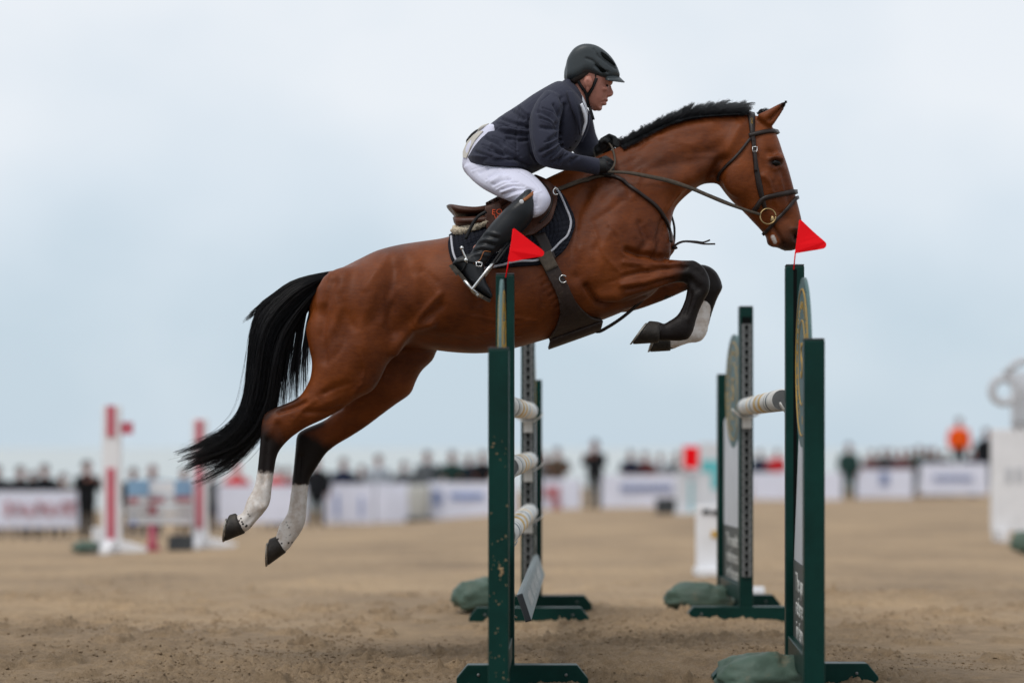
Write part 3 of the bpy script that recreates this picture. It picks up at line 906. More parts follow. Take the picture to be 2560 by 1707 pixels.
def ear(s):
    y0 = s * .055
    return [(1893, 286, 1928, 318, .026, y0), (1908, 280, 1936, 310, .030, y0 * 1.05), (1926, 271, 1945, 296, .027, y0 * 1.1), (1945, 261, 1956, 280, .020, y0 * 1.15, 0, 2, .4), (1960, 254, 1964, 265, .011, y0 * 1.2, 0, 2, .9), (1968, 249, 1969, 254, .005, y0 * 1.22, 0, 2, 1)]
def hind_near():
    y = -.165
    return [(985, 690, 815, 715, .105, -.12), (1003, 790, 768, 808, .112, -.145), (1003, 858, 770, 858, .112, -.155), (975, 902, 779, 902, .108, y), (951, 948, 777, 938, .100, y),
            (930, 977, 768, 962, .088, y), (893, 996, 752, 987, .075, y), (857, 1021, 730, 1002, .064, y, 0, 2.1, .02), (815, 1045, 708, 1011, .054, y, 0, 2.1, .1), (770, 1066, 684, 1021, .047, y, 0, 2.1, .12),
            (738, 1086, 663, 1034, .045, y, 0, 2.2, .3), (713, 1108, 655, 1056, .043, y, 0, 2.2, .6), (695, 1133, 651, 1096, .037, y, 0, 2.1, 1), (688, 1160, 647, 1145, .032, y, 0, 2.1, 1, .2),
            (684, 1188, 642, 1184, .031, y, 0, 2.1, .8, .55), (679, 1225, 634, 1220, .031, y, 0, 2.1, 0, 1), (675, 1256, 617, 1250, .036, y, 0, 2.1, 0, 1), (663, 1277, 611, 1270, .037, y, 0, 2.1, 0, 1),
            (642, 1301, 604, 1284, .033, y, 0, 2.1, 0, 1), (622, 1324, 594, 1287, .036, y, 0, 2.1, 0, 1), (606, 1330, 584, 1296, .035, y, 0, 2.1, 0, 1)]
def hind_far():
    y = .165
    return [(1040, 700, 900, 715, .105, .12), (1085, 800, 880, 800, .112, .145), (1092, 888, 885, 880, .112, .155), (1057, 924, 880, 930, .108, y), (1040, 953, 872, 965, .100, y), (1026, 984, 860, 990, .088, y),
            (990, 1010, 846, 1015, .075, y), (955, 1036, 826, 1040, .064, y), (911, 1069, 804, 1054, .054, y, 0, 2.1, .1), (870, 1095, 780, 1064, .047, y, 0, 2.1, .15), (838, 1114, 758, 1074, .045, y, 0, 2.2, .45),
            (813, 1136, 743, 1087, .043, y, 0, 2.2, 1), (796, 1162, 739, 1115, .038, y, 0, 2.1, 1), (779, 1187, 735, 1160, .033, y, 0, 2.1, 1), (772, 1208, 730, 1205, .031, y, 0, 2.1, .9, .4), (769, 1235, 726, 1240, .031, y, 0, 2.1, 0, 1),
            (766, 1275, 718, 1283, .032, y, 0, 2.1, 0, 1), (763, 1304, 701, 1308, .037, y, 0, 2.1, 0, 1), (755, 1325, 694, 1326, .037, y, 0, 2.1, 0, 1), (738, 1350, 691, 1337, .034, y, 0, 2.1, 0, 1), (720, 1374, 688, 1345, .036, y, 0, 2.1, 0, 1), (705, 1382, 680, 1352, .035, y, 0, 2.1, 0, 1)]
def fore_near():
    y = -.15
    return [(1500, 600, 1478, 730, .09, -.13), (1560, 630, 1505, 758, .085, -.14), (1605, 638, 1555, 757, .078, y), (1645, 645, 1600, 741, .066, y), (1680, 649, 1640, 724, .054, y, 0, 2.1, .12), (1710, 651, 1682, 708, .047, y, 0, 2.1, .55),
            (1735, 652, 1704, 706, .046, y, 0, 2.2, .95), (1755, 664, 1713, 707, .046, y, 0, 2.3, 1), (1769, 684, 1717, 710, .046, y, 0, 2.3, 1), (1775, 707, 1718, 716, .045, y, 0, 2.3, 1), (1772, 730, 1717, 729, .041, y, 0, 2.2, 1),
            (1760, 752, 1712, 750, .035, y, 0, 2.1, 1), (1749, 775, 1702, 774, .031, y, 0, 2.1, 1), (1740, 802, 1690, 791, .032, y, 0, 2.1, 1), (1733, 828, 1675, 800, .038, y, 0, 2.1, 1), (1720, 848, 1664, 806, .038, y, 0, 2.1, 1),
            (1697, 852, 1658, 812, .035, y, 0, 2.1, 1), (1676, 852, 1657, 816, .034, y, 0, 2.1, 1), (1660, 853, 1654, 806, .038, y, 0, 2.1, 1), (1652, 855, 1649, 801, .042, y, 0, 2.1, 1), (1642, 855, 1640, 803, .041, y, 0, 2.1, 1)]
def fore_far():
    y = .15
    return [(1520, 640, 1495, 770, .085, .13), (1575, 650, 1540, 785, .082, .14), (1630, 655, 1590, 778, .075, y), (1675, 656, 1632, 763, .064, y), (1712, 657, 1672, 746, .054, y, 0, 2.1, .05), (1740, 660, 1702, 732, .048, y, 0, 2.1, .5),
            (1768, 664, 1722, 724, .046, y, 0, 2.2, .95), (1788, 677, 1734, 725, .046, y, 0, 2.3, 1), (1801, 698, 1741, 729, .046, y, 0, 2.3, 1), (1806, 720, 1745, 737, .044, y, 0, 2.3, 1), (1797, 738, 1745, 748, .040, y, 0, 2.2, 1),
            (1788, 760, 1741, 763, .034, y, 0, 2.1, 1, .2), (1779, 787, 1731, 784, .031, y, 0, 2.1, .8, .75), (1771, 817, 1716, 804, .033, y, 0, 2.1, .3, .9), (1766, 836, 1702, 814, .038, y, 0, 2.1, .2, .9), (1750, 854, 1694, 820, .038, y, 0, 2.1, .2, .9),
            (1725, 857, 1688, 826, .035, y, 0, 2.1, .3, .8), (1698, 866, 1678, 830, .036, y, 0, 2.1, 1, .45), (1682, 873, 1670, 830, .040, y, 0, 2.1, 1, 0), (1670, 875, 1660, 831, .040, y, 0, 2.1, 1, 0)]

parts = [loft(trunk, 5, 44), loft(neck, 5, 36), loft(head, 5, 36), loft(ear(-1), 5, 14), loft(ear(1), 5, 14),
         loft(hind_near(), 4, 28), loft(hind_far(), 4, 28), loft(fore_near(), 4, 28), loft(fore_far(), 4, 28)]
def bl(px, py, yo, r, b=0, w=0):
    v, f, a = blob(P(px, py, D0 + yo), r); a[:, 0] = b; a[:, 1] = w; return v, f, a
for s in (-1, 1):
    parts += [bl(1545, 600, s * .125, (.17, .11, .16)),          # shoulder point
              bl(1480, 655, s * .15, (.16, .10, .15)),            # triceps
              bl(870, 760, s * .15, (.15, .125, .17)),            # quarters
              bl(960, 790, s * .15, (.13, .12, .20)),             # thigh
              bl(1650, 615, s * .085, (.05, .07, .09)),           # breast
              bl(1850, 440, s * .062, (.085, .040, .10)),         # cheek
              bl(1941, 398, s * .078, (.038, .026, .032)),        # eye socket
              bl(1988, 590, s * .040, (.028, .026, .036), .75)]     # nostril wing
parts += [bl(1938, 602, 0, (.040, .044, .030), .5), bl(1977, 607, 0, (.040, .050, .036), .8)]   # chin, upper lip
for yo, hx, hy, bx in ((-.165, 664, 1040, 1), (.165, 750, 1092, 1), (-.15, 668, 1260, 0)):
    pass
S = []
def st(pts, r, a, side='b'): S.append((pts, r, a * 1.65, side))
st([(985, 670), (978, 730), (972, 790), (985, 830)], 20, -.014)
st([(1018, 640), (1030, 660)], 24, .009)
st([(925, 690), (915, 780), (905, 860)], 26, .008)
st([(1078, 806), (1030, 818), (1000, 850), (985, 880)], 12, .012)
st([(1100, 735), (1070, 768), (1040, 802)], 7, .006)
st([(1100, 765), (1060, 800)], 12, -.007)
st([(1060, 845), (1120, 850), (1200, 855)], 14, -.004)
st([(835, 705), (812, 770), (805, 840), (812, 900)], 12, -.009)
st([(880, 690), (862, 760), (855, 840)], 16, -.004)
st([(900, 930), (880, 965), (850, 985)], 20, -.006, 'n')
st([(768, 1030), (812, 1032), (850, 1020)], 7, -.006, 'n')
st([(700, 1028), (735, 1018), (762, 1005)], 6, -.010, 'n')
st([(690, 1050), (675, 1080)], 10, .004, 'n')
st([(668, 1100), (664, 1150), (658, 1210)], 5, -.007, 'n')
st([(752, 1140), (748, 1190), (742, 1260)], 5, -.007, 'n')
st([(715, 1100), (695, 1060)], 8, -.005, 'n')
st([(1466, 715), (1480, 738), (1494, 757), (1515, 764), (1560, 757), (1610, 742)], 7, -.014, 'n')
st([(1500, 740), (1540, 742)], 16, .010, 'n')
st([(1568, 626), (1600, 637), (1640, 640), (1668, 648)], 7, -.016, 'n')
st([(1560, 655), (1620, 662), (1700, 660)], 5, .006, 'n')
st([(1560, 690), (1600, 680), (1660, 672), (1715, 668)], 5, -.009, 'n')
st([(1555, 712), (1610, 702), (1670, 690), (1720, 680)], 6, .007, 'n')
st([(1570, 725), (1620, 715), (1680, 697)], 5, -.008, 'n')
st([(1730, 665), (1760, 690)], 8, -.004, 'n')
st([(1725, 700), (1745, 720)], 9, -.006, 'n')
st([(1440, 690), (1428, 620), (1440, 540), (1470, 460)], 18, -.008)
st([(1540, 560), (1510, 620), (1490, 690)], 24, .006)
st([(1600, 560), (1620, 600), (1600, 632)], 10, -.008)
st([(1728, 474), (1690, 515), (1660, 548), (1648, 590), (1640, 640)], 7, -.010)
st([(1663, 545), (1650, 590), (1638, 622)], 3.5, .006)
st([(1590, 420), (1660, 412), (1730, 398), (1795, 372)], 22, -.011)
st([(1560, 470), (1640, 470), (1720, 445)], 22, .007)
st([(1805, 398), (1793, 425), (1783, 450)], 15, -.022)
st([(1850, 318), (1832, 352), (1812, 385)], 13, .008)
st([(1780, 310), (1700, 325), (1620, 360)], 14, .004)
st([(1922, 380), (1935, 382)], 8, -.008)
st([(1925, 397), (1938, 391), (1953, 397)], 3.5, .008)
st([(1926, 415), (1938, 422), (1950, 418)], 3.5, .006)
st([(1939, 406)], 10, -.008)
st([(1910, 440), (1925, 458), (1930, 480)], 6, .008)
st([(1955, 430), (1966, 465), (1978, 505)], 7, -.007)
st([(1932, 455), (1937, 480)], 4, -.004)
st([(1935, 520), (1965, 545)], 14, -.005)
st([(1932, 566), (1946, 588), (1960, 612)], 3.2, -.010)
st([(1990, 587), (1993, 597)], 7, -.026)
st([(1980, 572), (1998, 574)], 4, .006)
st([(1905, 420), (1890, 380), (1888, 350)], 12, -.004)
st([(1925, 300), (1945, 282), (1958, 268)], 6, -.014)
st([(1728, 730), (1722, 755), (1712, 785)], 4, -.006, 'n')
st([(1745, 735), (1735, 765), (1722, 800)], 5, .004, 'n')
st([(664, 1262), (650, 1272), (640, 1262)], 6, .005, 'n')
st([(632, 1290), (618, 1305)], 5, -.004, 'n')
for i_ in range(7): st([(1345 + 9 * i_, 700 + 14 * i_), (1362 + 9 * i_, 690 + 13 * i_)], 3, -.0025, 'n')
st([(1960, 420), (1952, 450), (1960, 480)], 2.5, .0035)
st([(1920, 430), (1916, 470), (1925, 510)], 2.5, .003)
st([(1560, 690), (1510, 640), (1480, 560)], 3, .003)
st([(1210, 830), (1260, 815), (1320, 800)], 3, .003)
st([(1040, 700), (1035, 760), (1050, 800)], 16, .006)
st([(1300, 640), (1305, 720), (1290, 800)], 30, .004)
st([(1240, 660), (1245, 750)], 14, -.003)
st([(1190, 680), (1190, 760)], 14, -.003)
ms = random.Random(12)
def striae(n, x0, x1, y0, y1, ang, sp, lo, hi, rad, amp):
    for _ in range(n):
        x, y = ms.uniform(x0, x1), ms.uniform(y0, y1); a_ = math.radians(ms.gauss(ang, sp)); L_ = ms.uniform(lo, hi)
        b_ = a_ + ms.gauss(0, .25)
        st([(x, y), (x + L_ * .5 * math.cos(a_), y - L_ * .5 * math.sin(a_)), (x + L_ * .5 * (math.cos(a_) + math.cos(b_)), y - L_ * .5 * (math.sin(a_) + math.sin(b_)))], ms.uniform(*rad), ms.choice((-1, 1)) * ms.uniform(*amp))
striae(16, 1420, 1600, 480, 690, 70, 25, 40, 90, (5, 12), (.0015, .004))     # shoulder
striae(12, 800, 960, 690, 900, 80, 20, 40, 110, (6, 14), (.0015, .0038))     # quarters
striae(12, 1520, 1780, 330, 450, 20, 20, 40, 90, (5, 11), (.001, .003))      # neck
striae(10, 1040, 1400, 640, 830, 100, 30, 40, 90, (5, 12), (.001, .0028))    # ribs
striae(10, 1500, 1700, 655, 730, 8, 10, 40, 90, (3, 6), (.0012, .003))       # forearm
striae(8, 780, 920, 950, 1030, 30, 15, 40, 80, (4, 8), (.0012, .003))        # gaskin
striae(8, 1850, 1980, 380, 540, 70, 25, 20, 50, (3, 6), (.0008, .002))       # head
def vein(pts, amp=.0042): st(pts, 2.6, amp)
vein([(1180, 790), (1230, 800), (1290, 792), (1340, 802)]); vein([(1240, 802), (1260, 830), (1300, 838)], .003)
vein([(1520, 560), (1548, 590), (1552, 630), (1580, 650)]); vein([(1600, 668), (1650, 676), (1700, 672)])
vein([(900, 880), (915, 920), (905, 960), (880, 990)], .003); vein([(790, 1000), (760, 1020), (735, 1050)], .003)
vein([(1930, 440), (1940, 470), (1936, 500), (1950, 525)], .003); vein([(1700, 480), (1680, 505), (1664, 540)], .005)
def blend(me):
    V = get_co(me); px, py = PX(V[:, 0], V[:, 1], V[:, 2])
    wgt = sstep(800, 850, px) * sstep(1690, 1600, px) * sstep(960, 900, py) + .0
    wgt = np.maximum(wgt, .35 * sstep(1600, 1680, px) * sstep(1860, 1800, px) * (py < 600))
    laplace(me, 45, .5, 0, wgt)
body = solid("body", parts, .0085, M['coat'], horse, smooth=7, strokes=S, masks=True, lam2=2, pre=blend)
# coat markings and painted neck shade that do not follow the sections
me = body.data
co = get_co(me) + root_loc(horse)
px, py = PX(co[:, 0], co[:, 1], co[:, 2])
ca = me.color_attributes["mask"]
Mk = np.empty(len(co) * 4, dtype=np.float32); ca.data.foreach_get("color", Mk); Mk = Mk.reshape(-1, 4)
Mk[:, 2] = np.where(co[:, 1] < D0, sstep(44, 18, seg_dist(px, py, [(588, 1284), (612, 1332)])), sstep(60, 20, seg_dist(px, py, [(690, 1338), (714, 1380)]))) * (px < 800)
pink = np.exp(-(seg_dist(px, py, [(1932, 592), (1938, 605)]) / 9.5) ** 4)
Mk[:, 1] = np.maximum(Mk[:, 1], .56 * pink * (py > 570) * (px > 1900)); Mk[:, 0] *= 1 - pink
# white only down the front of the far foreleg's cannon
ff = (co[:, 1] > D0 + .05) & (px > 1660) & (py > 740)
fr = seg_dist(px, py, [(1757, 772), (1752, 810), (1745, 838), (1722, 848), (1690, 852)])
Mk[ff, 1] = np.where(fr[ff] < 40, 1, 0) * sstep(26, 14, fr[ff]); Mk[ff, 0] = 1
eye_d = np.exp(-(seg_dist(px, py, [(1932, 407), (1946, 405)]) / 15) ** 2)
Mk[:, 0] = np.maximum(Mk[:, 0], eye_d * .75 * (px > 1900))
Mk[:, 0] = np.maximum(Mk[:, 0], .75 * np.exp(-(seg_dist(px, py, [(662, 1045), (676, 1028), (705, 1013), (740, 997)]) / 14) ** 2))
Mk[:, 0] = np.maximum(Mk[:, 0], .75 * np.exp(-(seg_dist(px, py, [(742, 1095), (756, 1078), (800, 1058)]) / 14) ** 2) * (co[:, 1] > D0))
Mk[:, 0] = np.maximum(Mk[:, 0], .62 * np.exp(-((px - 1992) ** 2 + (py - 590) ** 2) / 60.0) * 1.6)
Mk[:, 0] = np.maximum(Mk[:, 0], .42 * np.exp(-(seg_dist(px, py, [(1480, 470), (1600, 430), (1700, 405), (1770, 400)]) / 60) ** 2) * (px < 1830))  # darker neck band: its own coat tone plus shading put into the mask
Mk[:, 0] = np.maximum(Mk[:, 0], .35 * sstep(1560, 1700, px) * sstep(640, 590, py) * (px < 1900) * (py > 300) * .6)  # lower neck darker too, part coat tone, part painted shading
ca.data.foreach_set("color", Mk.ravel())
BV = bvh_of(body)
for s in (-1, 1):
    c = P(1940, 407, D0 + s * .080)
    v, f, _ = blob(c, (.023, .017, .0165), 18)
    o = mk("eye", v, f, M['eye'], horse)

def hoof(ch, ct, gh, gt, yc, wc, wg, shoe=True):
    """coronet heel/toe and ground heel/toe in photo pixels"""
    D = D0 + yc; n = 26
    def ring(a, b, w, flat):
        A, B = P(*a, D), P(*b, D); mid, hv = (A + B) / 2, (B - A) / 2
        out = []
        for j in range(n):
            t = 2 * math.pi * j / n; c, s = math.cos(t), math.sin(t)
            k = 1.0 if c > 0 else flat
            out.append(mid + hv * c * k + np.array([0, w * s * (1 - .18 * max(-c, 0)), 0]))
        return out
    V, Fc = [], []
    lv = [0, .12, .3, .6, .9, 1.0]
    for t in lv:
        a = (ch[0] * (1 - t) + gh[0] * t, ch[1] * (1 - t) + gh[1] * t); b = (ct[0] * (1 - t) + gt[0] * t, ct[1] * (1 - t) + gt[1] * t)
        w = wc * (1 - t) + wg * t + (.003 if .05 < t < .2 else 0)
        V += ring(a, b, w, .95)
    m = len(lv)
    for i in range(m - 1):
        for j in range(n): Fc.append((i * n + j, i * n + (j + 1) % n, (i + 1) * n + (j + 1) % n, (i + 1) * n + j))
    Fc.append(tuple(range(n))[::-1]); Fc.append(tuple((m - 1) * n + j for j in range(n)))
    o = solid("hoof", [(np.array(V), Fc, np.zeros((len(V), 2)))], .0042, M['hoof'], horse, 3, None, lam2=6)
    if shoe:
        ax = P(*gh, D) - P(*ch, D) + P(*gt, D) - P(*ct, D); ax /= np.linalg.norm(ax)
        up, lo = [], []
        mb = MB()
        base = ring(gh, gt, wg * 1.03, .97)
        mid = sum(base) / n
        js = [j for j in range(n + 1) if not (n * .42 < j < n * .58)]
        for seq in ([j % n for j in range(-int(n * .42), int(n * .42) + 1)],):
            V2 = []
            for j in seq:
                p = base[j]; q_ = mid + (p - mid) * .74
                V2 += [p + ax * .001, q_ + ax * .001, q_ + ax * .009, p + ax * .009]
            F2 = []
            for i in range(len(seq) - 1):
                for k in range(4): F2.append((4 * i + k, 4 * i + (k + 1) % 4, 4 * i + 4 + (k + 1) % 4, 4 * i + 4 + k))
            F2 += [(3, 2, 1, 0), tuple(4 * (len(seq) - 1) + k for k in range(4))]
            sh = mk("horseshoe", V2, F2, M['shoe'], o); fix_normals(sh.data)
    return o
hoof((589, 1280), (614, 1332), (572, 1285), (562, 1353), -.165, .041, .053)
hoof((691, 1338), (716, 1380), (672, 1345), (669, 1414), .165, .041, .053)
hoof((1650, 803), (1647, 857), (1624, 800), (1579, 861), -.15, .041, .057)
hoof((1672, 828), (1677, 877), (1642, 832), (1624, 880), .15, .045, .056)

# ---- hair: strands as thin tapering three-sided tubes
def strands(name, paths, r0, r1, mat, parent):
    V, Fc = [], []
    nV = 0
    allV, allF = [], []
    for pts, r in paths:
        m = len(pts)
        T = np.gradient(pts, axis=0); T /= np.linalg.norm(T, axis=1)[:, None] + 1e-9
        nn = np.cross(T, np.array([0, 1.0, 0])); nn /= np.linalg.norm(nn, axis=1)[:, None] + 1e-9
        bb = np.cross(T, nn)
        t = np.linspace(0, 1, m)
        rad = r * (r0 + (r1 - r0) * t ** 1.5)
        R3 = []
        for k in range(3):
            a = 2 * np.pi * k / 3
            R3.append(pts + rad[:, None] * (np.cos(a) * nn + np.sin(a) * bb))
        allV.append(np.stack(R3, 1).reshape(-1, 3))
        i = np.arange(m - 1)[:, None] * 3
        for k in range(3):
            allF.append(nV + np.concatenate([i + k, i + (k + 1) % 3, i + 3 + (k + 1) % 3, i + 3 + k], 1))
        nV += 3 * m
    V = np.concatenate(allV); Q = np.concatenate(allF)
    me = bpy.data.meshes.new(name)
    me.vertices.add(len(V)); me.vertices.foreach_set("co", V.ravel())
    me.loops.add(Q.size); me.loops.foreach_set("vertex_index", Q.ravel().astype(np.int32))
    me.polygons.add(len(Q)); me.polygons.foreach_set("loop_start", np.arange(len(Q)) * 4); me.polygons.foreach_set("loop_total", np.full(len(Q), 4))
    me.update(calc_edges=True)
    me.polygons.foreach_set("use_smooth", [True] * len(me.polygons))
    return link(name, me, mat, parent)

crest = dense([(1552, 362), (1595, 343), (1633, 325), (1671, 309), (1719, 296), (1767, 291), (1815, 288), (1866, 287)], 2)
paths = []
ncl = 58
lock = []
for k in range(ncl):
    rr = random.Random(k + 5)
    lock.append(((k + rr.uniform(.1, .9)) / ncl, rr.gauss(0, .10), rr.uniform(.85, 1.15), rr.gauss(0, .014), rr.random() * 6, rr.gauss(0, .12)))
for i in range(6500):
    u, dl, ls, ly, ph, bend = lock[random.randrange(ncl)]
    if random.random() < .6: u = random.random(); dl = random.gauss(0, .12); ls = random.uniform(.7, 1.0); ly = random.gauss(0, .016); bend = random.gauss(0, .12)
    u0 = u; u = min(max(u + random.gauss(0, .007), 0), 1)
    x, y = crest[int(u * (len(crest) - 1))]
    conv = (crest[int(u0 * (len(crest) - 1))][0] - x) * .8
    lean = np.interp(u, [0, .2, .45, .8, 1], [.25, .5, .85, 1.25, 1.4]) + dl
    Ln = np.interp(u, [0, .12, .3, .5, .75, .93, 1], [24, 30, 38, 50, 60, 58, 14]) * ls * (1 - .55 * random.random() ** 3)
    t = np.linspace(0, 1, 9)
    a = np.radians(96 - 20 * lean) - t ** 1.3 * np.radians(46) * lean + (random.gauss(0, .07) + bend) * t
    dx, dy = np.cumsum(np.cos(a)) / 9 * Ln, -np.cumsum(np.sin(a)) / 9 * Ln
    curl = (6 * (1 - u)) * np.sin(t * 8 + ph) * t
    sp = random.gauss(0, 1)
    x += random.gauss(0, 2.2) * (1 - .3)
    yo = ly + random.gauss(0, .008) - .006
    pts = np.stack([P(x + dx[k] + conv * t[k] + curl[k] + sp * 1.2 * (1 - .6 * t[k]), y + 7 + dy[k], D0 + yo * (.6 + 1.1 * t[k])) for k in range(9)])
    paths.append((pts, random.uniform(.0006, .0012)))
# short dense undercoat of the crest
for i in range(2600):
    u = random.random(); x, y = crest[int(u * (len(crest) - 1))]
    t = np.linspace(0, 1, 5); Ln = np.interp(u, [0, .12, .5, .95, 1], [14, 18, 19, 15, 5]) * random.uniform(.5, 1.1); ln = np.interp(u, [0, 1], [.1, .8])
    pts = np.stack([P(x + random.gauss(0, .6) + Ln * k * ln, y + 8 - Ln * k, D0 + random.gauss(-.008, .012)) for k in t])
    paths.append((pts, random.uniform(.0012, .002)))
for i in range(900):
    u = random.random() ** 1.6; x, y = crest[int(u * (len(crest) - 1))]
    t = np.linspace(0, 1, 5); Ln = np.interp(u, [0, .3, .6, 1], [30, 20, 9, 5]) * random.uniform(.5, 1)
    pts = np.stack([P(x + random.gauss(0, 1) + 6 * k * Ln / 20, y - 3 + Ln * k * .55, D0 - .014 - .055 * k) for k in t])
    paths.append((pts, random.uniform(.001, .0018)))
for i in range(420):
    t = np.linspace(0, 1, 8); s = random.gauss(0, 5); Ln = random.uniform(12, 46)
    pts = np.stack([P(1897 + s * .4 + 36 * k * Ln / 40, 284 + random.gauss(0, 1) - 9 * math.sin(k * 2.6) + 8 * k * k + s * k * .8, D0 + random.gauss(0, .012)) for k in t])
    paths.append((pts, random.uniform(.001, .002)))
M['mane'] = M['hair'].copy(); M['mane'].name = "highlit_mane_hair"  # copy of the tail hair with grey highlights put into its colour
sock(M['mane'].node_tree.nodes["Principled BSDF"], 'Specular IOR Level', .75)
for e_ in M['mane'].node_tree.nodes: 
    if e_.type == 'VALTORGB': e_.color_ramp.elements[1].color = (.030, .034, .040, 1)
strands("mane", paths, 1.0, .25, M['mane'], horse)

outer = dense([(836, 677), (800, 684), (760, 694), (725, 708), (690, 733), (660, 762), (640, 795), (628, 838), (622, 900), (616, 960), (608, 1010), (592, 1050), (560, 1088), (510, 1114), (462, 1138)], 3)
inner = dense([(822, 700), (805, 722), (788, 745), (768, 775), (748, 805), (728, 840), (712, 880), (702, 930), (694, 985), (682, 1035), (660, 1075), (628, 1115), (580, 1150), (530, 1172), (478, 1196)], 3)
def lerp_path(w, nseg, t0=0, t1=1):
    t = np.linspace(t0, t1, nseg)
    io = (t * (len(outer) - 1)).astype(int); ii = (t * (len(inner) - 1)).astype(int)
    return outer[io] * (1 - w)[:, None] + inner[ii] * w[:, None], t
paths = []
NC = 90
clump = [(RNG.random() ** 1.0, RNG.normal(0, .05), RNG.random() * 6, RNG.uniform(.88, 1.0), RNG.normal(0, 1)) for _ in range(NC)]
for i in range(4600):
    w0, yy, ph, tl, bd = clump[RNG.integers(NC)]
    t1 = min(1, tl * RNG.uniform(.92, 1.03)) if RNG.random() < .48 else RNG.uniform(.5, .93)
    nseg = 26
    jit = RNG.normal(0, .022 + .05 * (RNG.random() < .4))
    t = np.linspace(0, t1, nseg)
    w = np.clip(.5 + (w0 + jit - .5) * (1.0 + .05 * t), -.03, 1.03) + .03 * np.sin(t * 9 + ph) * t
    # tip fans out in separate locks
    q, tt = lerp_path(w, nseg, 0, t1)
    fan = sstep(.62, 1.0, tt)
    q[:, 0] += fan * (bd * 12 - 10) + RNG.normal(0, 1.3) * tt; q[:, 1] += fan * bd * 17 + 7 * np.sin(tt * 14 + ph) * fan + RNG.normal(0, 1.5) * tt
    wv = RNG.uniform(1.0, 3.0); wp = RNG.random() * 6; q[:, 0] += wv * np.sin(tt * 17 + wp) * tt; q[:, 1] += wv * np.cos(tt * 13 + wp) * tt
    if RNG.random() < .07: q += np.outer(tt ** 1.5, RNG.normal(0, 14, 2))
    env = np.interp(tt, [0, .12, .4, .75, 1], [.35, .75, 1.25, 1.1, .7])
    yo = (yy + RNG.normal(0, .014)) * env
    pts = np.stack([P(q[k, 0], q[k, 1], D0 + yo[k]) for k in range(nseg)])
    paths.append((pts, RNG.uniform(.0007, .0015)))
# loose strands falling between the tail and the hind leg
for c in range(34):
    x0 = RNG.uniform(728, 815); y0 = np.interp(x0, [728, 770, 815], [790, 745, 700])
    x1 = np.interp(x0, [728, 815], [690, 782]) + RNG.normal(0, 7); y1 = np.interp(x1, [690, 730, 760, 785], [1030, 1015, 985, 925]) + RNG.normal(0, 12)
    yy = RNG.normal(-.01, .03)
    for s_ in range(int(RNG.integers(10, 46))):
        nseg = 14; t = np.linspace(0, RNG.uniform(.6, 1.05), nseg)
        jx, jy = RNG.normal(0, 3.2), RNG.normal(0, 6)
        bow = -13 * np.sin(t * 3.0) * (x0 - 700) / 100
        qx = x0 + (x1 - x0) * t + bow + jx * t; qy = y0 - 20 + (y1 - y0 + 20 + jy) * t
        pts = np.stack([P(qx[k], qy[k], D0 + yy + .003 * jx * .2) for k in range(nseg)])
        paths.append((pts, RNG.uniform(.0007, .0014)))
for i in range(500):     # short fly-away hair on the dock
    u = RNG.uniform(0, .32); o_ = outer[int(u * (len(outer) - 1))]
    t = np.linspace(0, 1, 6); Ln = RNG.uniform(18, 60)
    pts = np.stack([P(o_[0] - Ln * k * .93, o_[1] + 3 + Ln * (.15 + u * 1.1) * k + 10 * k * k, D0 + RNG.normal(0, .002) + .02 * (RNG.random() - .5)) for k in t])
    paths.append((pts, RNG.uniform(.001, .0018)))
tail = strands("tail", paths, 1.0, .3, M['hair'], horse)
v, f, a = loft([(838, 676, 822, 700, .03, 0), (800, 684, 790, 725, .035, 0), (760, 695, 765, 760, .04, 0), (725, 712, 738, 790, .04, 0), (692, 740, 710, 810, .035, 0), (665, 775, 690, 820, .028, 0), (645, 830, 690, 850, .025, 0), (632, 900, 672, 905, .024, 0), (626, 960, 660, 962, .02, 0), (618, 1005, 645, 1012, .012, 0)], 4, 16)
core = mk("tail_dock", v, f, M['hair'], horse); fix_normals(core.data)

# ------------------------------------------------------------------ tack
mpx = D0 / F
def quilt(v, u):
    return .007 * np.abs(np.sin(u * np.pi * 30)) ** .6 * np.abs(np.sin(v * np.pi * 20)) ** .6
pad_root = empty("saddle_pad", P(1280, 600), 0, "black quilted saddle pad with grey piping under the brown saddle", "saddle pad")
padL = [(1124, 594), (1121, 612), (1124, 637), (1131, 655), (1150, 680)]
padR = [(1356, 452), (1402, 482), (1426, 522), (1436, 564), (1422, 607), (1396, 640), (1345, 664)]
padL2 = [(1126, 596), (1121, 612), (1124, 637), (1131, 655), (1150, 678)]
pad, ptop = patch("quilted_cloth", BV, padL2, padR, 101, 211, .004, .006, M['pad'], pad_root, True, ((1122, 592), (1352, 448)), quilt)
for nm, pts in (("piping", [(1130, 598), (1131, 615), (1134, 637), (1141, 655), (1153, 669)]),
                ("piping", [(1210, 674), (1240, 668), (1272, 660), (1301, 655), (1343, 653), (1378, 631), (1402, 606), (1416, 592), (1425, 563), (1421, 540), (1412, 514), (1400, 487), (1388, 474)])):
    strap(nm, BV, pts, 4.5, .007, M['piping'], pad_root, off=.012)
    Q, N_ = on_body(BV, pts, .012); Q[:, 1] = 2 * D0 - Q[:, 1]; N_[:, 1] *= -1
    V, Fc = ribbon(Q, N_, 4.5 * mpx, .007); fix_normals(mk(nm, V, Fc, M['piping'], pad_root).data)
l, n_ = cast(BV, 1240, 630)
lettering("lettering", "HORSE", .030, M['silver'], pad_root, l + np.array([-.015, -.017, 0]), ((.96, 0, .26), (-.26, 0, .96)), .001)

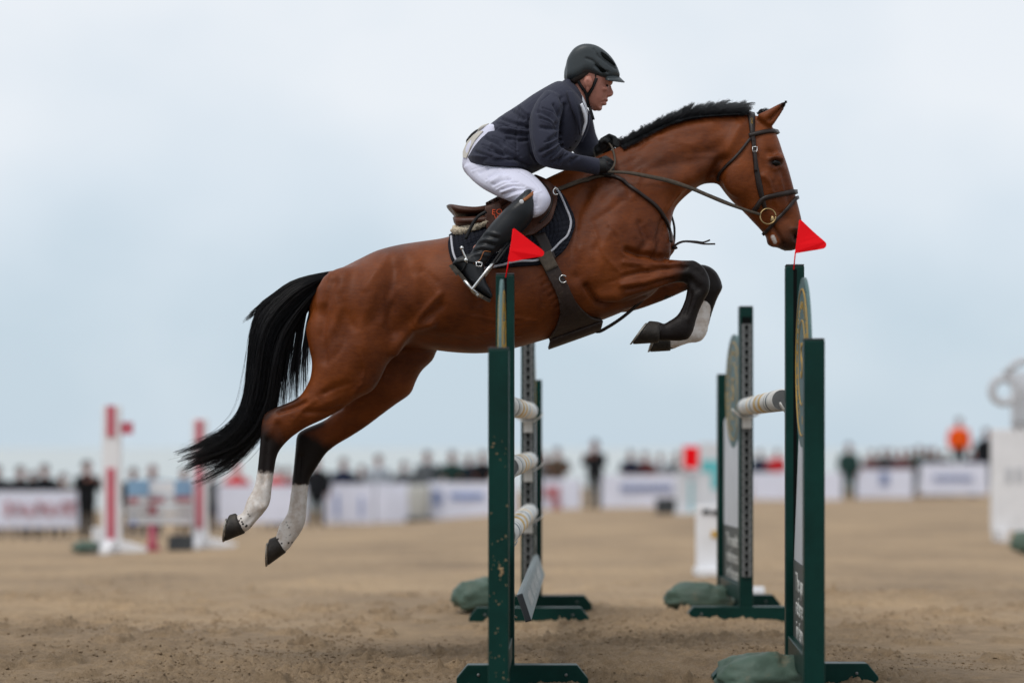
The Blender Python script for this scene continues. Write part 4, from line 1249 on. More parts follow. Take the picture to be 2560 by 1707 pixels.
sad = empty("saddle", P(1250, 560), 0, "brown leather jumping saddle with cream fleece under the seat", "saddle")
v, f, a = loft([(1117, 516, 1136, 536, .10, 0, .0, 2.4), (1128, 515, 1142, 545, .15, 0, 0, 2.6), (1160, 520, 1165, 547, .165, 0, .05, 2.6), (1195, 521, 1200, 545, .16, 0, .1, 2.4), (1235, 509, 1238, 540, .14, 0, .1), (1270, 488, 1272, 530, .12, 0, .1), (1305, 460, 1312, 515, .105, 0, .15), (1334, 438, 1348, 495, .09, 0, .2), (1350, 442, 1362, 478, .07, 0, .2)], 5, 28)
o = mk("seat", v, f, M['saddle'], sad); fix_normals(o.data)
for s in (-1, 1):
    v, f, a = loft([(1133, 543, 1137, 560, .045, s * .10), (1145, 543, 1148, 568, .062, s * .12), (1180, 542, 1184, 568, .065, s * .135), (1220, 538, 1226, 565, .062, s * .14), (1250, 528, 1256, 556, .05, s * .14)], 4, 20)
    o = mk("panel", v, f, M['saddle'], sad); fix_normals(o.data)
    pts = dense([(1134, 570), (1142, 577), (1165, 573), (1195, 563), (1222, 551)], 4)
    V, Fc = tube([P(x, y, D0 + s * (.14 + .05 * i / len(pts))) for i, (x, y) in enumerate(pts)], .019, 14)
    V = np.array(V); V += .003 * RNG.standard_normal(V.shape)
    o = mk("fleece", V, Fc, M['fleece'], sad); fix_normals(o.data)
def puff(v, u): return .010 * np.sin(np.pi * np.clip(v, 0, 1)) * np.sin(np.pi * u)
flL = [(1222, 520), (1222, 545), (1230, 575), (1250, 592), (1292, 600)]
flR = [(1352, 452), (1374, 462), (1387, 476), (1395, 498), (1391, 522), (1378, 557), (1356, 577), (1335, 592)]
flap, ft = patch("flap", BV, flL, flR, 30, 40, .018, .010, M['saddle'], sad, True, None, puff)
strap("flap_seam", BV, [(1362, 470), (1378, 490), (1383, 512), (1372, 545), (1350, 568)], 3, .004, M['leather'], sad, off=.036)
for s in (-1, 1):
    v, f, a = loft([(1214, 516, 1219, 578, .016, s * .188, 0, 5), (1230, 511, 1236, 580, .018, s * .195, 0, 5), (1250, 503, 1258, 578, .016, s * .20, 0, 5)], 4, 24)
    o = mk("rear_block", v, f, M['saddle'], sad); fix_normals(o.data)
by = D0 - .212
for s_, x_, y_, z_ in (("E", 1234, 531, .034), ("Q", 1248, 530, .034), ("V", 1240, 545, .030)):
    lettering("lettering", s_, z_, M['orange'], sad, P(x_, y_, by - .006), ((1, 0, -.05), (.05, 0, 1)), .002)
# stirrup strap end hanging over the panel
V, Fc = ribbon([P(x, y, D0 - .235 - .02 * k) for k, (x, y) in enumerate(dense([(1216, 529), (1196, 541), (1184, 556), (1172, 580), (1164, 598)], 5) * 1.0)] if False else [P(x, y, D0 - .245) for x, y in dense([(1216, 529), (1196, 541), (1184, 556), (1172, 580), (1164, 598)], 5)], [np.array([0, -1.0, .15])] * len(dense([(1216, 529), (1196, 541), (1184, 556), (1172, 580), (1164, 598)], 5)), 8 * mpx, .005)
fix_normals(mk("keeper_strap", V, Fc, M['black'], sad).data)
YL = -.43
for s in (-1, 1):
    yb = D0 + s * .40
    for dx in (-4, 4):
        pp = dense([(1300 + dx, 575), (1275 + dx, 604), (1234 + dx, 660)], 8)
        V, Fc = ribbon([P(x, y, D0 + s * (.34 + .07 * k / len(pp))) for k, (x, y) in enumerate(pp)], [np.array([0, s * 1.0, .0])] * len(pp), 5 * mpx, .004)
        fix_normals(mk("stirrup_leather", V, Fc, M['black'], sad).data)
    # the iron: an arch seen from the side, a tread under the boot
    mb = MB()
    A, Bp = P(1234, 658, yb), P(1180, 727, yb)
    arch = [A]
    hw = .058
    ax = (Bp - A)
    def ip(t, yo): return A + ax * t + np.array([0, yo, 0])
    loop = [ip(.0, 0), ip(.05, -.03), ip(.2, -.05), ip(.5, -.058), ip(.85, -.06), ip(1.0, -.06)]
    mb.tube(catmull(np.array(loop), 4), .0065, 8)
    loop2 = [q * np.array([1, 1, 1]) for q in loop]
    loop2 = [ip(.0, 0), ip(.05, .03), ip(.2, .05), ip(.5, .058), ip(.85, .06), ip(1.0, .06)]
    mb.tube(catmull(np.array(loop2), 4), .0065, 8)
    irn = mb.build("stirrup_iron", M['steel'], sad, smooth=True)
    mb = MB()
    d = np.array([P(1163, 704, yb), P(1194, 737, yb)])
    for yo in np.linspace(-.06, .06, 7):
        mb.tube([d[0] + np.array([0, yo, 0]), (d[0] + d[1]) / 2 + np.array([0, yo, -.006]), d[1] + np.array([0, yo, 0])], .006, 6)
    for t in (0, .5, 1):
        c = d[0] * (1 - t) + d[1] * t
        mb.tube([c + np.array([0, -.062, -.004]), c + np.array([0, .062, -.004])], .006, 6)
    mb.build("tread", M['steel'], irn, smooth=True)

gir = empty("girth", P(1400, 760), 0, "dark brown leather girth with belly guard behind the forelegs", "girth")
patch("billet", BV, [(1330, 592), (1343, 610), (1364, 655)], [(1362, 585), (1374, 610), (1390, 648)], 12, 6, .014, .005, M['leather'], gir)
patch("girth_strap", BV, [(1342, 646), (1352, 662), (1364, 682)], [(1376, 630), (1384, 648), (1394, 668)], 10, 8, .020, .008, M['web'], gir)
gd, gt = patch("belly_guard", BV, [(1360, 676), (1388, 728), (1399, 771), (1392, 806), (1380, 828), (1373, 839)], [(1393, 664), (1416, 709), (1437, 750), (1460, 776), (1482, 790), (1502, 793)], 40, 30, .008, .012, M['guard'], gir)
# the guard passes under the belly
ed = gt[-1]
V, Fc = [], []
nn_ = len(ed)
for i, p in enumerate(ed):
    m_ = p.copy(); m_[1] = 2 * D0 - p[1]
    hw_ = D0 - p[1]
    for k in range(13):
        t = k / 12; a_ = math.pi * t
        V.append((p[0] - .01 * math.sin(a_), D0 - hw_ * math.cos(a_), p[2] + .004 - .034 * math.sin(a_)))
for i in range(nn_ - 1):
    for k in range(12): Fc.append((i * 13 + k, (i + 1) * 13 + k, (i + 1) * 13 + k + 1, i * 13 + k + 1))
o = mk("belly_plate", V, Fc, M['guard'], gir)
so = o.modifiers.new("thick", 'SOLIDIFY'); so.thickness = .010
l, n_ = cast(BV, 1405, 698)
t_ = [l + n_ * .026 + np.array([.016 * math.cos(q_), 0, .016 * math.sin(q_)]) for q_ in np.linspace(.6, 5.7, 14)]
V, Fc = tube(t_, .0028, 6); mk("ring", V, Fc, M['steel'], gir)

bri = empty("bridle", P(1900, 430), 0, "dark brown leather bridle with brass ring bit on the horse's head", "bridle")
strap("headpiece", BV, [(1884, 356), (1881, 340), (1880, 318), (1879, 300), (1878, 290)], [8, 11, 17, 17, 17], .006, M['leather'], bri, True, (1877, 284))
strap("browband", BV, [(1872, 340), (1900, 333), (1922, 329), (1938, 329)], 9, .007, M['leather'], bri, True, (1943, 331))
strap("cheekpiece", BV, [(1883, 345), (1885, 375), (1889, 412), (1896, 452), (1904, 490), (1911, 515), (1913, 526)], [9, 8, 9, 11, 12, 9, 7], .006, M['leather'], bri)
strap("cheekpiece_end", BV, [(1886, 372), (1887, 400), (1889, 430)], 7, .010, M['leather'], bri, off=.006)
strap("throatlatch", BV, [(1876, 346), (1858, 370), (1832, 400), (1806, 427), (1797, 438), (1796, 452)], 5.5, .006, M['leather'], bri)
strap("noseband", BV, [(1884, 528), (1896, 512), (1906, 498), (1930, 490), (1960, 484), (1980, 480)], 10, .009, M['leather'], bri, True, (1988, 480))
strap("flash_strap", BV, [(1909, 586), (1922, 572), (1938, 553), (1955, 536), (1975, 514), (1988, 497)], 7, .006, M['leather'], bri, True, (1993, 494))
c = P(1920, 541, D0 - .085)
ring_ = [c + np.array([.0345 * math.cos(q_), .004 * math.sin(q_), .0345 * math.sin(q_)]) for q_ in np.linspace(0, 2 * math.pi, 33)]
V, Fc = tube(ring_, .0031, 8); br = mk("bit_ring", V, Fc, M['brass'], bri)
v, f, _ = blob(P(1931, 549, D0 - .083), (.010, .009, .018), 14); mk("mouthpiece", v, f, M['brass'], bri)
l, n_ = cast(BV, 1885, 378)
q4 = [l + n_ * .016 + np.array([x_, 0, z_]) for x_, z_ in ((-.010, .014), (.010, .014), (.010, -.006), (-.010, -.006), (-.010, .014))]
V, Fc = tube(q4, .0022, 6); mk("buckle", V, Fc, M['steel'], bri)
l, n_ = cast(BV, 1878, 308)
lettering("lettering", "CWD", .012, M['gold'], bri, l + n_ * .013, ((.05, 0, -1), (1, 0, .05)), .0006)

rein = empty("reins", P(1700, 460), 0, "plaited brown reins running from the bit to the rider's gloves", "reins")
for s, hand in ((-1, (1523, 430)), (1, (1535, 372))):
    pts = [(1900, 536, .085), (1870, 527, .105), (1815, 508, .128), (1770, 489, .142), (1723, 469, .150), (1671, 452, .165), (1620, 441, .185), (1570, 432, .195), (hand[0], hand[1], .17)] if s < 0 else \
          [(1900, 536, .085), (1850, 520, .12), (1800, 500, .15), (1740, 475, .17), (1671, 440, .18), (1600, 410, .16), (hand[0], hand[1], .10)]
    q_ = dense([(a, b, c) for a, b, c in pts], 6)
    V, Fc = ribbon([P(a, b, D0 + s * c) for a, b, c in q_], [np.array([0, s * 1.0, .1])] * len(q_), [7 * mpx, 8 * mpx, 9 * mpx, 11 * mpx, 10 * mpx, 6 * mpx], .004)
    o = mk("rein", V, Fc, M['web'] if s < 0 else M['leather'], rein); fix_normals(o.data)
q_ = dense([(1520, 432, .17), (1533, 418, .16), (1537, 400, .13), (1530, 370, .05), (1520, 357, -.03)], 4)
V, Fc = ribbon([P(a, b, D0 - c) for a, b, c in q_], [np.array([.3, -1.0, 0])] * len(q_), 5 * mpx, .004)
fix_normals(mk("rein_loop", V, Fc, M['web'], rein).data)

bp_ = empty("breastplate", P(1640, 560), 0, "thin brown leather breastplate straps across the horse's shoulder and chest", "breastplate")
strap("shoulder_strap", BV, [(1392, 478), (1420, 467), (1455, 454), (1495, 443), (1512, 441)], [9, 10, 9, 6], .006, M['web'], bp_, off=.006)
strap("neck_strap", BV, [(1508, 441), (1535, 444), (1556, 453), (1602, 486), (1637, 514), (1657, 541), (1668, 565), (1673, 590), (1674, 606)], [6, 7, 7, 7, 6], .007, M['leather'], bp_, off=.006)
V, Fc = ribbon([P(x, y, D0 + .06) for x, y in dense([(1678, 538), (1685, 564), (1686, 590), (1684, 612)], 5)], [np.array([.4, -1.0, 0])] * len(dense([(1678, 538), (1685, 564), (1686, 590), (1684, 612)], 5)), 5 * mpx, .005)
fix_normals(mk("far_strap", V, Fc, M['leather'], bp_).data)
kn = []
for i in range(5):
    v, f, a = blob(P(1683 + RNG.normal(0, 4), 617 + RNG.normal(0, 4), D0 - .05 + RNG.normal(0, .006)), (.011, .010, .008), 10); kn.append((v, f, a))
solid("knot", kn, .004, M['leather'], bp_, 2)
for i, pts in enumerate(([(1686, 614), (1696, 607), (1712, 603), (1740, 604), (1758, 606), (1775, 600)], [(1686, 616), (1698, 608), (1714, 604), (1742, 607), (1760, 610), (1788, 610)])):
    V, Fc = tube([P(x, y, D0 - .05 - .004 * i) for x, y in dense(pts, 5)], .0042, 6); mk("loose_end", V, Fc, M['leather'], bp_)
V, Fc = tube([P(x, y, D0 - .02) for x, y in dense([(1680, 622), (1672, 636), (1664, 650)], 5)], .005, 6); mk("chest_strap", V, Fc, M['leather'], bp_)
q_ = dense([(1622, 733), (1605, 750), (1584, 770), (1552, 796), (1518, 818), (1494, 829), (1470, 820)], 6)
V, Fc = ribbon([P(x, y, D0 - .02) for x, y in q_], [np.array([.5, -.8, -.4])] * len(q_), 8 * mpx, .006); fix_normals(mk("girth_connector", V, Fc, M['leather'], bp_).data)
V, Fc = tube([P(1390, 479, D0 - .27) + np.array([.012 * math.cos(t), 0, .014 * math.sin(t)]) for t in np.linspace(.8, 5.5, 14)], .003, 6); mk("buckle", V, Fc, M['steel'], bp_)

# ------------------------------------------------------------------ the rider
per = empty("person", P(1250, 480), 0, "rider in grey jacket, white breeches and dark helmet leaning forward on the horse", "person")
headL = [(1518, 150, 1436, 160, .06, 0), (1530, 180, 1420, 180, .075, 0, 0, 2.3), (1529, 200, 1422, 200, .078, 0, 0, 2.3), (1525, 214, 1428, 212, .076, 0, 0, 2.3), (1520, 230, 1432, 222, .072, 0, 0, 2.3), (1517, 243, 1438, 232, .066, 0, 0, 2.2), (1512, 253, 1447, 242, .060, 0, 0, 2.2), (1503, 264, 1457, 252, .052, 0), (1498, 272, 1468, 262, .042, 0), (1491, 276, 1477, 270, .025, 0)]
neckL = [(1492, 230, 1424, 205, .060, 0), (1474, 258, 1417, 222, .060, 0), (1461, 282, 1408, 240, .066, 0), (1448, 310, 1395, 262, .10, 0), (1435, 345, 1345, 290, .12, 0), (1385, 380, 1275, 315, .12, 0), (1320, 400, 1220, 355, .12, 0), (1275, 425, 1190, 400, .12, 0)]
noseL = [(1526, 210, 1510, 212, .011, 0), (1530, 222, 1508, 222, .011, 0), (1534, 233, 1508, 233, .015, 0), (1530, 240, 1506, 240, .017, 0), (1519, 244, 1504, 243, .010, 0)]
hp = [loft(headL, 4, 28), loft(neckL, 4, 24), loft(noseL, 4, 14),
      blob(P(1513, 251), (.014, .024, .0075)), blob(P(1510, 260), (.013, .022, .0075)), blob(P(1497, 270), (.016, .026, .014)),
      blob(P(1527, 206), (.010, .058, .009))]
for s in (-1, 1):
    hp += [loft([(1478, 192, 1462, 194, .013, s * .084), (1483, 203, 1459, 202, .016, s * .089), (1480, 216, 1460, 213, .015, s * .086), (1473, 226, 1464, 224, .010, s * .080), (1470, 232, 1466, 231, .006, s * .077)], 4, 12),
           blob(P(1508, 222, D0 + s * .044), (.022, .018, .014))]
    # legs and arms inside the clothes
    hp += [tubepart([P(1260, 420, D0 + s * .1), P(1310, 470, D0 + s * .24), P(1335, 505, D0 + s * .30), P(1270, 560, D0 + s * .335), P(1195, 625, D0 + s * .345), P(1200, 690, D0 + s * .36)], [.05, .045, .035, .034, .026, .022])]
hp += [tubepart([P(1375, 255, D0 - .17), P(1360, 310, D0 - .235), P(1365, 390, D0 - .27), P(1440, 407, D0 - .21), P(1500, 415, D0 - .15), P(1518, 415, D0 - .15)], [.04, .04, .03, .028, .024, .02]),
       tubepart([P(1430, 260, D0 + .17), P(1445, 310, D0 + .235), P(1458, 366, D0 + .235), P(1488, 376, D0 + .15), P(1515, 364, D0 + .06)], [.04, .036, .024, .012, .012])]
HS = [([(1522, 213), (1514, 214)], 4, -.006, 'b'), ([(1516, 254), (1506, 256)], 2.2, -.007, 'b'), ([(1518, 235), (1510, 246)], 3, -.003, 'b'), ([(1469, 205), (1470, 218)], 4, -.006, 'b'), ([(1500, 266), (1504, 268)], 2.5, -.003, 'b')]
pb = solid("body", hp, .0042, M['skin'], per, smooth=3, strokes=HS)
HB = bvh_of(pb)
hr = [loft([(1496, 176, 1418, 178, .082, 0, 0, 2.6), (1488, 190, 1418, 190, .0845, 0, 0, 2.6), (1472, 202, 1420, 202, .083, 0, 0, 2.5), (1450, 211, 1425, 212, .072, 0, 0, 2.3), (1440, 220, 1428, 219, .045, 0)], 4, 28),
      loft([(1495, 180, 1481, 182, .083, 0, 0, 2.6), (1491, 198, 1483, 199, .083, 0, 0, 2.6), (1489, 207, 1485, 208, .080, 0, 0, 2.4)], 4, 24)]
solid("hair", hr, .005, M['dhair'], per, 2)
ev = []
for s in (-1, 1):
    v, f, _ = blob(P(1518, 214.5, D0 + s * .037), (.006, .009, .0045), 12); mk("eye", v, f, M['black'], per)
# helmet
hl = [loft([(1414, 166, 1413, 197, .045, 0, 0, 3), (1419, 148, 1417, 203, .076, 0, 0, 4), (1432, 129, 1431, 207, .094, 0, 0, 4.5), (1447, 119.5, 1447, 202, .102, 0, 0, 4.6), (1461, 116.5, 1462, 193, .105, 0, 0, 4.6), (1478, 117.5, 1479, 195, .105, 0, 0, 4.6), (1495, 123, 1496, 201, .102, 0, 0, 4.4), (1515, 135, 1514, 205, .090, 0, 0, 3.6), (1531, 150, 1530, 202, .070, 0, 0, 2.8), (1542, 167, 1541, 197, .048, 0), (1548, 182, 1547, 195, .026, 0)], 5, 40)]
HEL = [([(1466, 146), (1482, 152), (1506, 176), (1520, 181)], 2.2, -.007, 'b'), ([(1484, 122), (1496, 142), (1520, 158), (1540, 172)], 2.0, -.006, 'b'), ([(1490, 165), (1503, 178)], 5, -.008, 'b'), ([(1506, 134), (1530, 154)], 6, -.006, 'b'), ([(1484, 120), (1492, 133)], 2.5, .003, 'b')]
hmt = solid("helmet", hl, .0045, M['helmet'], per, 3, HEL)
HV = bvh_of(hmt)
br_ = []
nn_ = 17
V, Fc = [], []
for i in range(nn_):
    t = -1 + 2 * i / (nn_ - 1); a_ = t * 1.25
    bx, by_ = 1505 + 40 * math.cos(a_), 189 + 3 * (1 - math.cos(a_)); tx = 1505 + 57 * math.cos(a_) ** 1.0; ty = 205 - 7 * (1 - math.cos(a_)); yo = .088 * math.sin(a_); yo2 = .098 * math.sin(a_)
    V += [P(bx, by_, D0 + yo), P(tx, ty, D0 + yo2), P(tx - 1, ty + 2.5, D0 + yo2), P(bx - 6, by_ + 9, D0 + yo)]
for i in range(nn_ - 1):
    for k in range(4): Fc.append((4 * i + k, 4 * i + (k + 1) % 4, 4 * i + 4 + (k + 1) % 4, 4 * i + 4 + k))
Fc += [(3, 2, 1, 0), tuple(4 * (nn_ - 1) + k for k in range(4))]
fix_normals(mk("peak", V, Fc, M['helmet'], hmt).data)
def vent(outline, off):
    pts = []
    for x, y in outline:
        l, n = cast(HV, x, y)
        if l is not None: pts.append(l + n * off)
    if len(pts) < 3: return
    c = sum(pts) / len(pts)
    V = pts + [c]; Fc = [(i, (i + 1) % len(pts), len(pts)) for i in range(len(pts))]
    o = mk("vent", V, Fc, M['hole'], hmt); s_ = o.modifiers.new("t", 'SOLIDIFY'); s_.thickness = .002
vent(dense([(1488, 161), (1500, 166), (1516, 178), (1505, 181), (1488, 161.5)], 3), .0025)
vent(dense([(1502, 130), (1514, 137), (1530, 153), (1538, 166), (1520, 154), (1504, 141), (1502, 130.5)], 3), .0025)
def hstrap(name, pts, w, off=.004):
    Q, N_ = on_body(HB, pts, off, 3)
    V, Fc = ribbon(Q, N_, w * mpx, .004); fix_normals(mk(name, V, Fc, M['black'], hmt).data)
hstrap("chin_strap", [(1444, 199), (1454, 216), (1464, 230), (1468, 242), (1471, 258), (1474, 272)], 8)
hstrap("chin_strap", [(1491, 196), (1484, 214), (1475, 231), (1468, 244)], 8)
V, Fc = ribbon([P(x, y, D0 - .035) for x, y in ((1474, 268), (1478, 280), (1481, 290), (1484, 300))], [np.array([0, -1.0, 0])] * 4, 7 * mpx, .005); fix_normals(mk("chin_buckle", V, Fc, M['black'], hmt).data)

# jacket
torso = [(1166, 402, 1325, 433, .255, 0, 0, 2.5), (1178, 376, 1334, 428, .245, 0, 0, 2.5), (1192, 350, 1346, 424, .222, 0, 0, 2.4), (1213, 324, 1364, 416, .198, 0, 0, 2.3), (1252, 293, 1390, 406, .19, 0, 0, 2.3), (1294, 266, 1420, 388, .195, 0, 0, 2.3), (1330, 241, 1448, 358, .205, 0, 0, 2.3), (1363, 222, 1464, 320, .205, 0, 0, 2.3), (1388, 208, 1467, 290, .17, 0), (1404, 206, 1462, 268, .11, 0)]
slN = [(1362, 228, 1425, 262, .07, -.15), (1340, 256, 1412, 268, .082, -.19), (1325, 292, 1403, 290, .080, -.225), (1324, 330, 1398, 318, .072, -.255), (1329, 365, 1396, 347, .067, -.275), (1336, 392, 1398, 363, .064, -.28), (1348, 410, 1409, 373, .062, -.275), (1372, 419, 1427, 381, .060, -.262), (1402, 425, 1445, 387, .056, -.24), (1440, 428, 1467, 391, .052, -.20), (1473, 434, 1484, 394, .050, -.17), (1495, 438, 1496, 396, .050, -.15)]
slF = [(1400, 240, 1462, 268, .07, .15), (1405, 275, 1478, 285, .08, .19), (1412, 310, 1484, 308, .075, .22), (1420, 345, 1489, 332, .070, .24), (1430, 375, 1496, 350, .066, .24), (1445, 395, 1502, 360, .060, .21), (1468, 398, 1506, 362, .055, .16), (1484, 394, 1506, 362, .048, .12), (1498, 388, 1510, 356, .044, .085)]
collar = [(1390, 214, 1446, 275, .112, 0), (1405, 205, 1444, 258, .090, 0), (1413, 199, 1440, 242, .078, 0), (1418, 197, 1434, 228, .070, 0)]
JS = []
def js(p, r, a): JS.append((p, r, a, 'n'))
for p in ([(1398, 350), (1375, 368), (1350, 380)], [(1402, 362), (1385, 378), (1362, 395)], [(1398, 335), (1372, 350)], [(1420, 384), (1400, 400), (1380, 405)], [(1445, 392), (1425, 408)], [(1345, 280), (1372, 292), (1394, 312)], [(1352, 318), (1396, 322)],
          [(1255, 297), (1290, 310), (1318, 318)], [(1225, 318), (1260, 330), (1315, 338)], [(1215, 345), (1245, 360), (1265, 382), (1300, 398)], [(1225, 375), (1262, 388)], [(1280, 275), (1310, 298)], [(1240, 400), (1290, 398), (1320, 415)], [(1190, 380), (1225, 392)], [(1385, 262), (1400, 290)], [(1268, 345), (1300, 352), (1318, 350)]):
    js(p, 4.2, -.013)
for p in ([(1398, 357), (1380, 372)], [(1262, 372), (1290, 390)], [(1230, 362), (1252, 376)], [(1350, 285), (1385, 305)], [(1240, 322), (1300, 328)], [(1300, 268), (1320, 285)], [(1215, 405), (1290, 410)]):
    js(p, 5, .011)
for p in ([(1300, 262), (1296, 300), (1290, 345), (1292, 400)], [(1210, 330), (1240, 322), (1275, 312)], [(1372, 236), (1352, 252), (1345, 275)]):
    js(p, 1.6, -.005)                                                     # seams
for p in ([(1402, 352), (1384, 366), (1366, 374)], [(1406, 366), (1392, 382), (1376, 398)], [(1398, 340), (1380, 350), (1362, 356)], [(1414, 378), (1404, 392), (1396, 408)], [(1350, 296), (1376, 306), (1396, 326)], [(1356, 270), (1382, 280), (1400, 300)], [(1262, 352), (1276, 372), (1300, 392)], [(1232, 340), (1262, 352), (1290, 372)], [(1244, 308), (1284, 322), (1316, 324)], [(1205, 362), (1232, 372), (1256, 392)]):
    js(p, 2.2, -.008); js([(x + 3, y + 4) for x, y in p], 2.6, .006)
js([(1404, 245), (1412, 262), (1402, 295), (1398, 340)], 5, -.014)      # sleeve against the chest
js([(1322, 300), (1322, 345), (1330, 385), (1342, 408)], 5, -.012)
for i in range(14):
    x, y = 1190 + 250 * RNG.random(), 270 + 140 * RNG.random(); a_ = RNG.normal(-.35, .5); L_ = RNG.uniform(8, 26)
    js([(x, y), (x + L_ * math.cos(a_), y - L_ * math.sin(a_) * .8)], RNG.uniform(2.5, 5), RNG.choice([-1, 1]) * RNG.uniform(.002, .005))
jk = solid("jacket", [loft(torso, 5, 36), loft(slN, 5, 22), loft(slF, 5, 22)], .0044, M['jacket'], per, smooth=3, strokes=JS)
JB = bvh_of(jk)
# collar, lapels, shirt
v, f, a = loft(collar, 4, 28); cl = mk("collar", v, f, M['jacket'], jk); fix_normals(cl.data)
v, f, a = loft([(1436, 222, 1470, 280, .071, 0), (1436, 232, 1469, 292, .076, 0), (1442, 255, 1468, 306, .080, 0)], 4, 22); mk("shirt_collar", v, f, M['shirt'], per)
def sheet(name, outline, off, mat, parent, bvh, thick=.004):
    pts = []
    for x, y in outline:
        l, n = cast(bvh, x, y)
        if l is not None: pts.append((l + n * off, x, y))
    if len(pts) < 3: return
    bm = bmesh.new(); vs = [bm.verts.new(tuple(p[0])) for p in pts]
    f_ = bm.faces.new(vs); bmesh.ops.triangulate(bm, faces=[f_])
    me = bpy.data.meshes.new(name); bm.to_mesh(me); bm.free()
    o = link(name, me, mat, parent); s_ = o.modifiers.new("t", 'SOLIDIFY'); s_.thickness = thick; s_.offset = 1
    return o
def jstrip(name, pts, w, off, mat, parent, th=.004):
    Q, N_ = on_body(JB, pts, off, 3)
    V, Fc = ribbon(Q, N_, [x * mpx for x in w], th); o = mk(name, V, Fc, mat, parent); fix_normals(o.data)
jstrip("shirt_front", [(1447, 262), (1454, 280), (1458, 300), (1455, 316), (1448, 336)], [12, 17, 16, 11, 2], .012, M['shirt'], per)
jstrip("lapel", [(1422, 234), (1430, 262), (1438, 288), (1442, 312), (1444, 334)], [20, 19, 15, 9, 4], .014, M['jacket'], jk)
jstrip("lapel", [(1467, 290), (1464, 312), (1456, 334), (1446, 352)], [8, 9, 8, 4], .012, M['jacket'], jk)
for x, y in ((1426, 368), (1440, 352)):
    l, n = cast(JB, x, y)
    if l is not None: v, f, _ = blob(l, (.007, .005, .007), 10); mk("button", v, f, M['black'], jk)

# breeches
pel = [(1262, 330, 1206, 323, .13, 0), (1270, 352, 1180, 344, .15, 0), (1276, 375, 1163, 371, .165, 0), (1285, 400, 1156, 402, .175, 0), (1290, 430, 1159, 426, .18, 0), (1285, 455, 1185, 452, .14, 0)]
def thigh(s): return [(1270, 400, 1158, 420, .085, s * .09), (1296, 420, 1176, 446, .098, s * .135), (1322, 430, 1205, 470, .100, s * .20), (1344, 447, 1240, 489, .092, s * .25), (1362, 467, 1272, 502, .082, s * .285), (1373, 486, 1296, 512, .074, s * .305), (1377, 502, 1312, 524, .066, s * .31), (1369, 521, 1322, 536, .056, s * .315), (1354, 536, 1328, 545, .040, s * .32), (1330, 545, 1300, 545, .036, s * .325)]
BS = []
for p, a_ in (([(1200, 432), (1220, 421)], -.006), ([(1222, 442), (1240, 432), (1262, 430)], -.007), ([(1233, 462), (1255, 450), (1275, 448)], -.007), ([(1228, 455), (1250, 442)], .005), ([(1252, 474), (1285, 465), (1310, 466)], -.006), ([(1258, 487), (1288, 476), (1318, 471), (1335, 476)], -.008), ([(1255, 480), (1285, 470)], .005), ([(1345, 490), (1342, 515)], -.003), ([(1244, 424), (1275, 455), (1305, 462)], -.002)):
    BS.append((p, 3.4, a_ * 1.2, 'n'))
for p in ([(1180, 425), (1215, 412), (1250, 418)], [(1215, 450), (1240, 437), (1268, 436)], [(1240, 470), (1268, 457), (1295, 456)], [(1262, 492), (1290, 482), (1325, 474)], [(1300, 430), (1330, 450), (1350, 475)]):
    BS.append((p, 2.0, -.004, 'n')); BS.append(([(x + 2, y + 4) for x, y in p], 2.4, .003, 'n'))
for i in range(9): BS.append(([(1341 + RNG.normal(0, 1), 486 + 5 * i), (1352, 484 + 5 * i)], 2, -.002, 'n'))
brc = solid("breeches", [loft(pel, 4, 32), loft(thigh(-1), 4, 24), loft(thigh(1), 4, 24)], .0046, M['breech'], per, smooth=4, strokes=BS)
BB = bvh_of(brc)
sheet("seat_patch", [(1209, 330), (1192, 348), (1179, 369), (1168, 396), (1160, 394), (1160, 380), (1170, 356), (1185, 340), (1200, 330)], .006, M['patchw'], brc, BB)
# shirt tail and black waistband showing behind the jacket vent
v, f, a = loft([(1198, 323, 1196, 340, .06, .03), (1188, 329, 1188, 346, .075, .03), (1176, 339, 1178, 354, .07, .03), (1166, 351, 1168, 362, .05, .03)], 4, 18); mk("waistband", v, f, M['black'], per)
v, f, a = loft([(1222, 311, 1212, 330, .07, -.03), (1208, 316, 1202, 336, .085, -.03), (1200, 321, 1195, 338, .08, -.03)], 4, 16); mk("shirt_tail", v, f, M['patchw'], per)

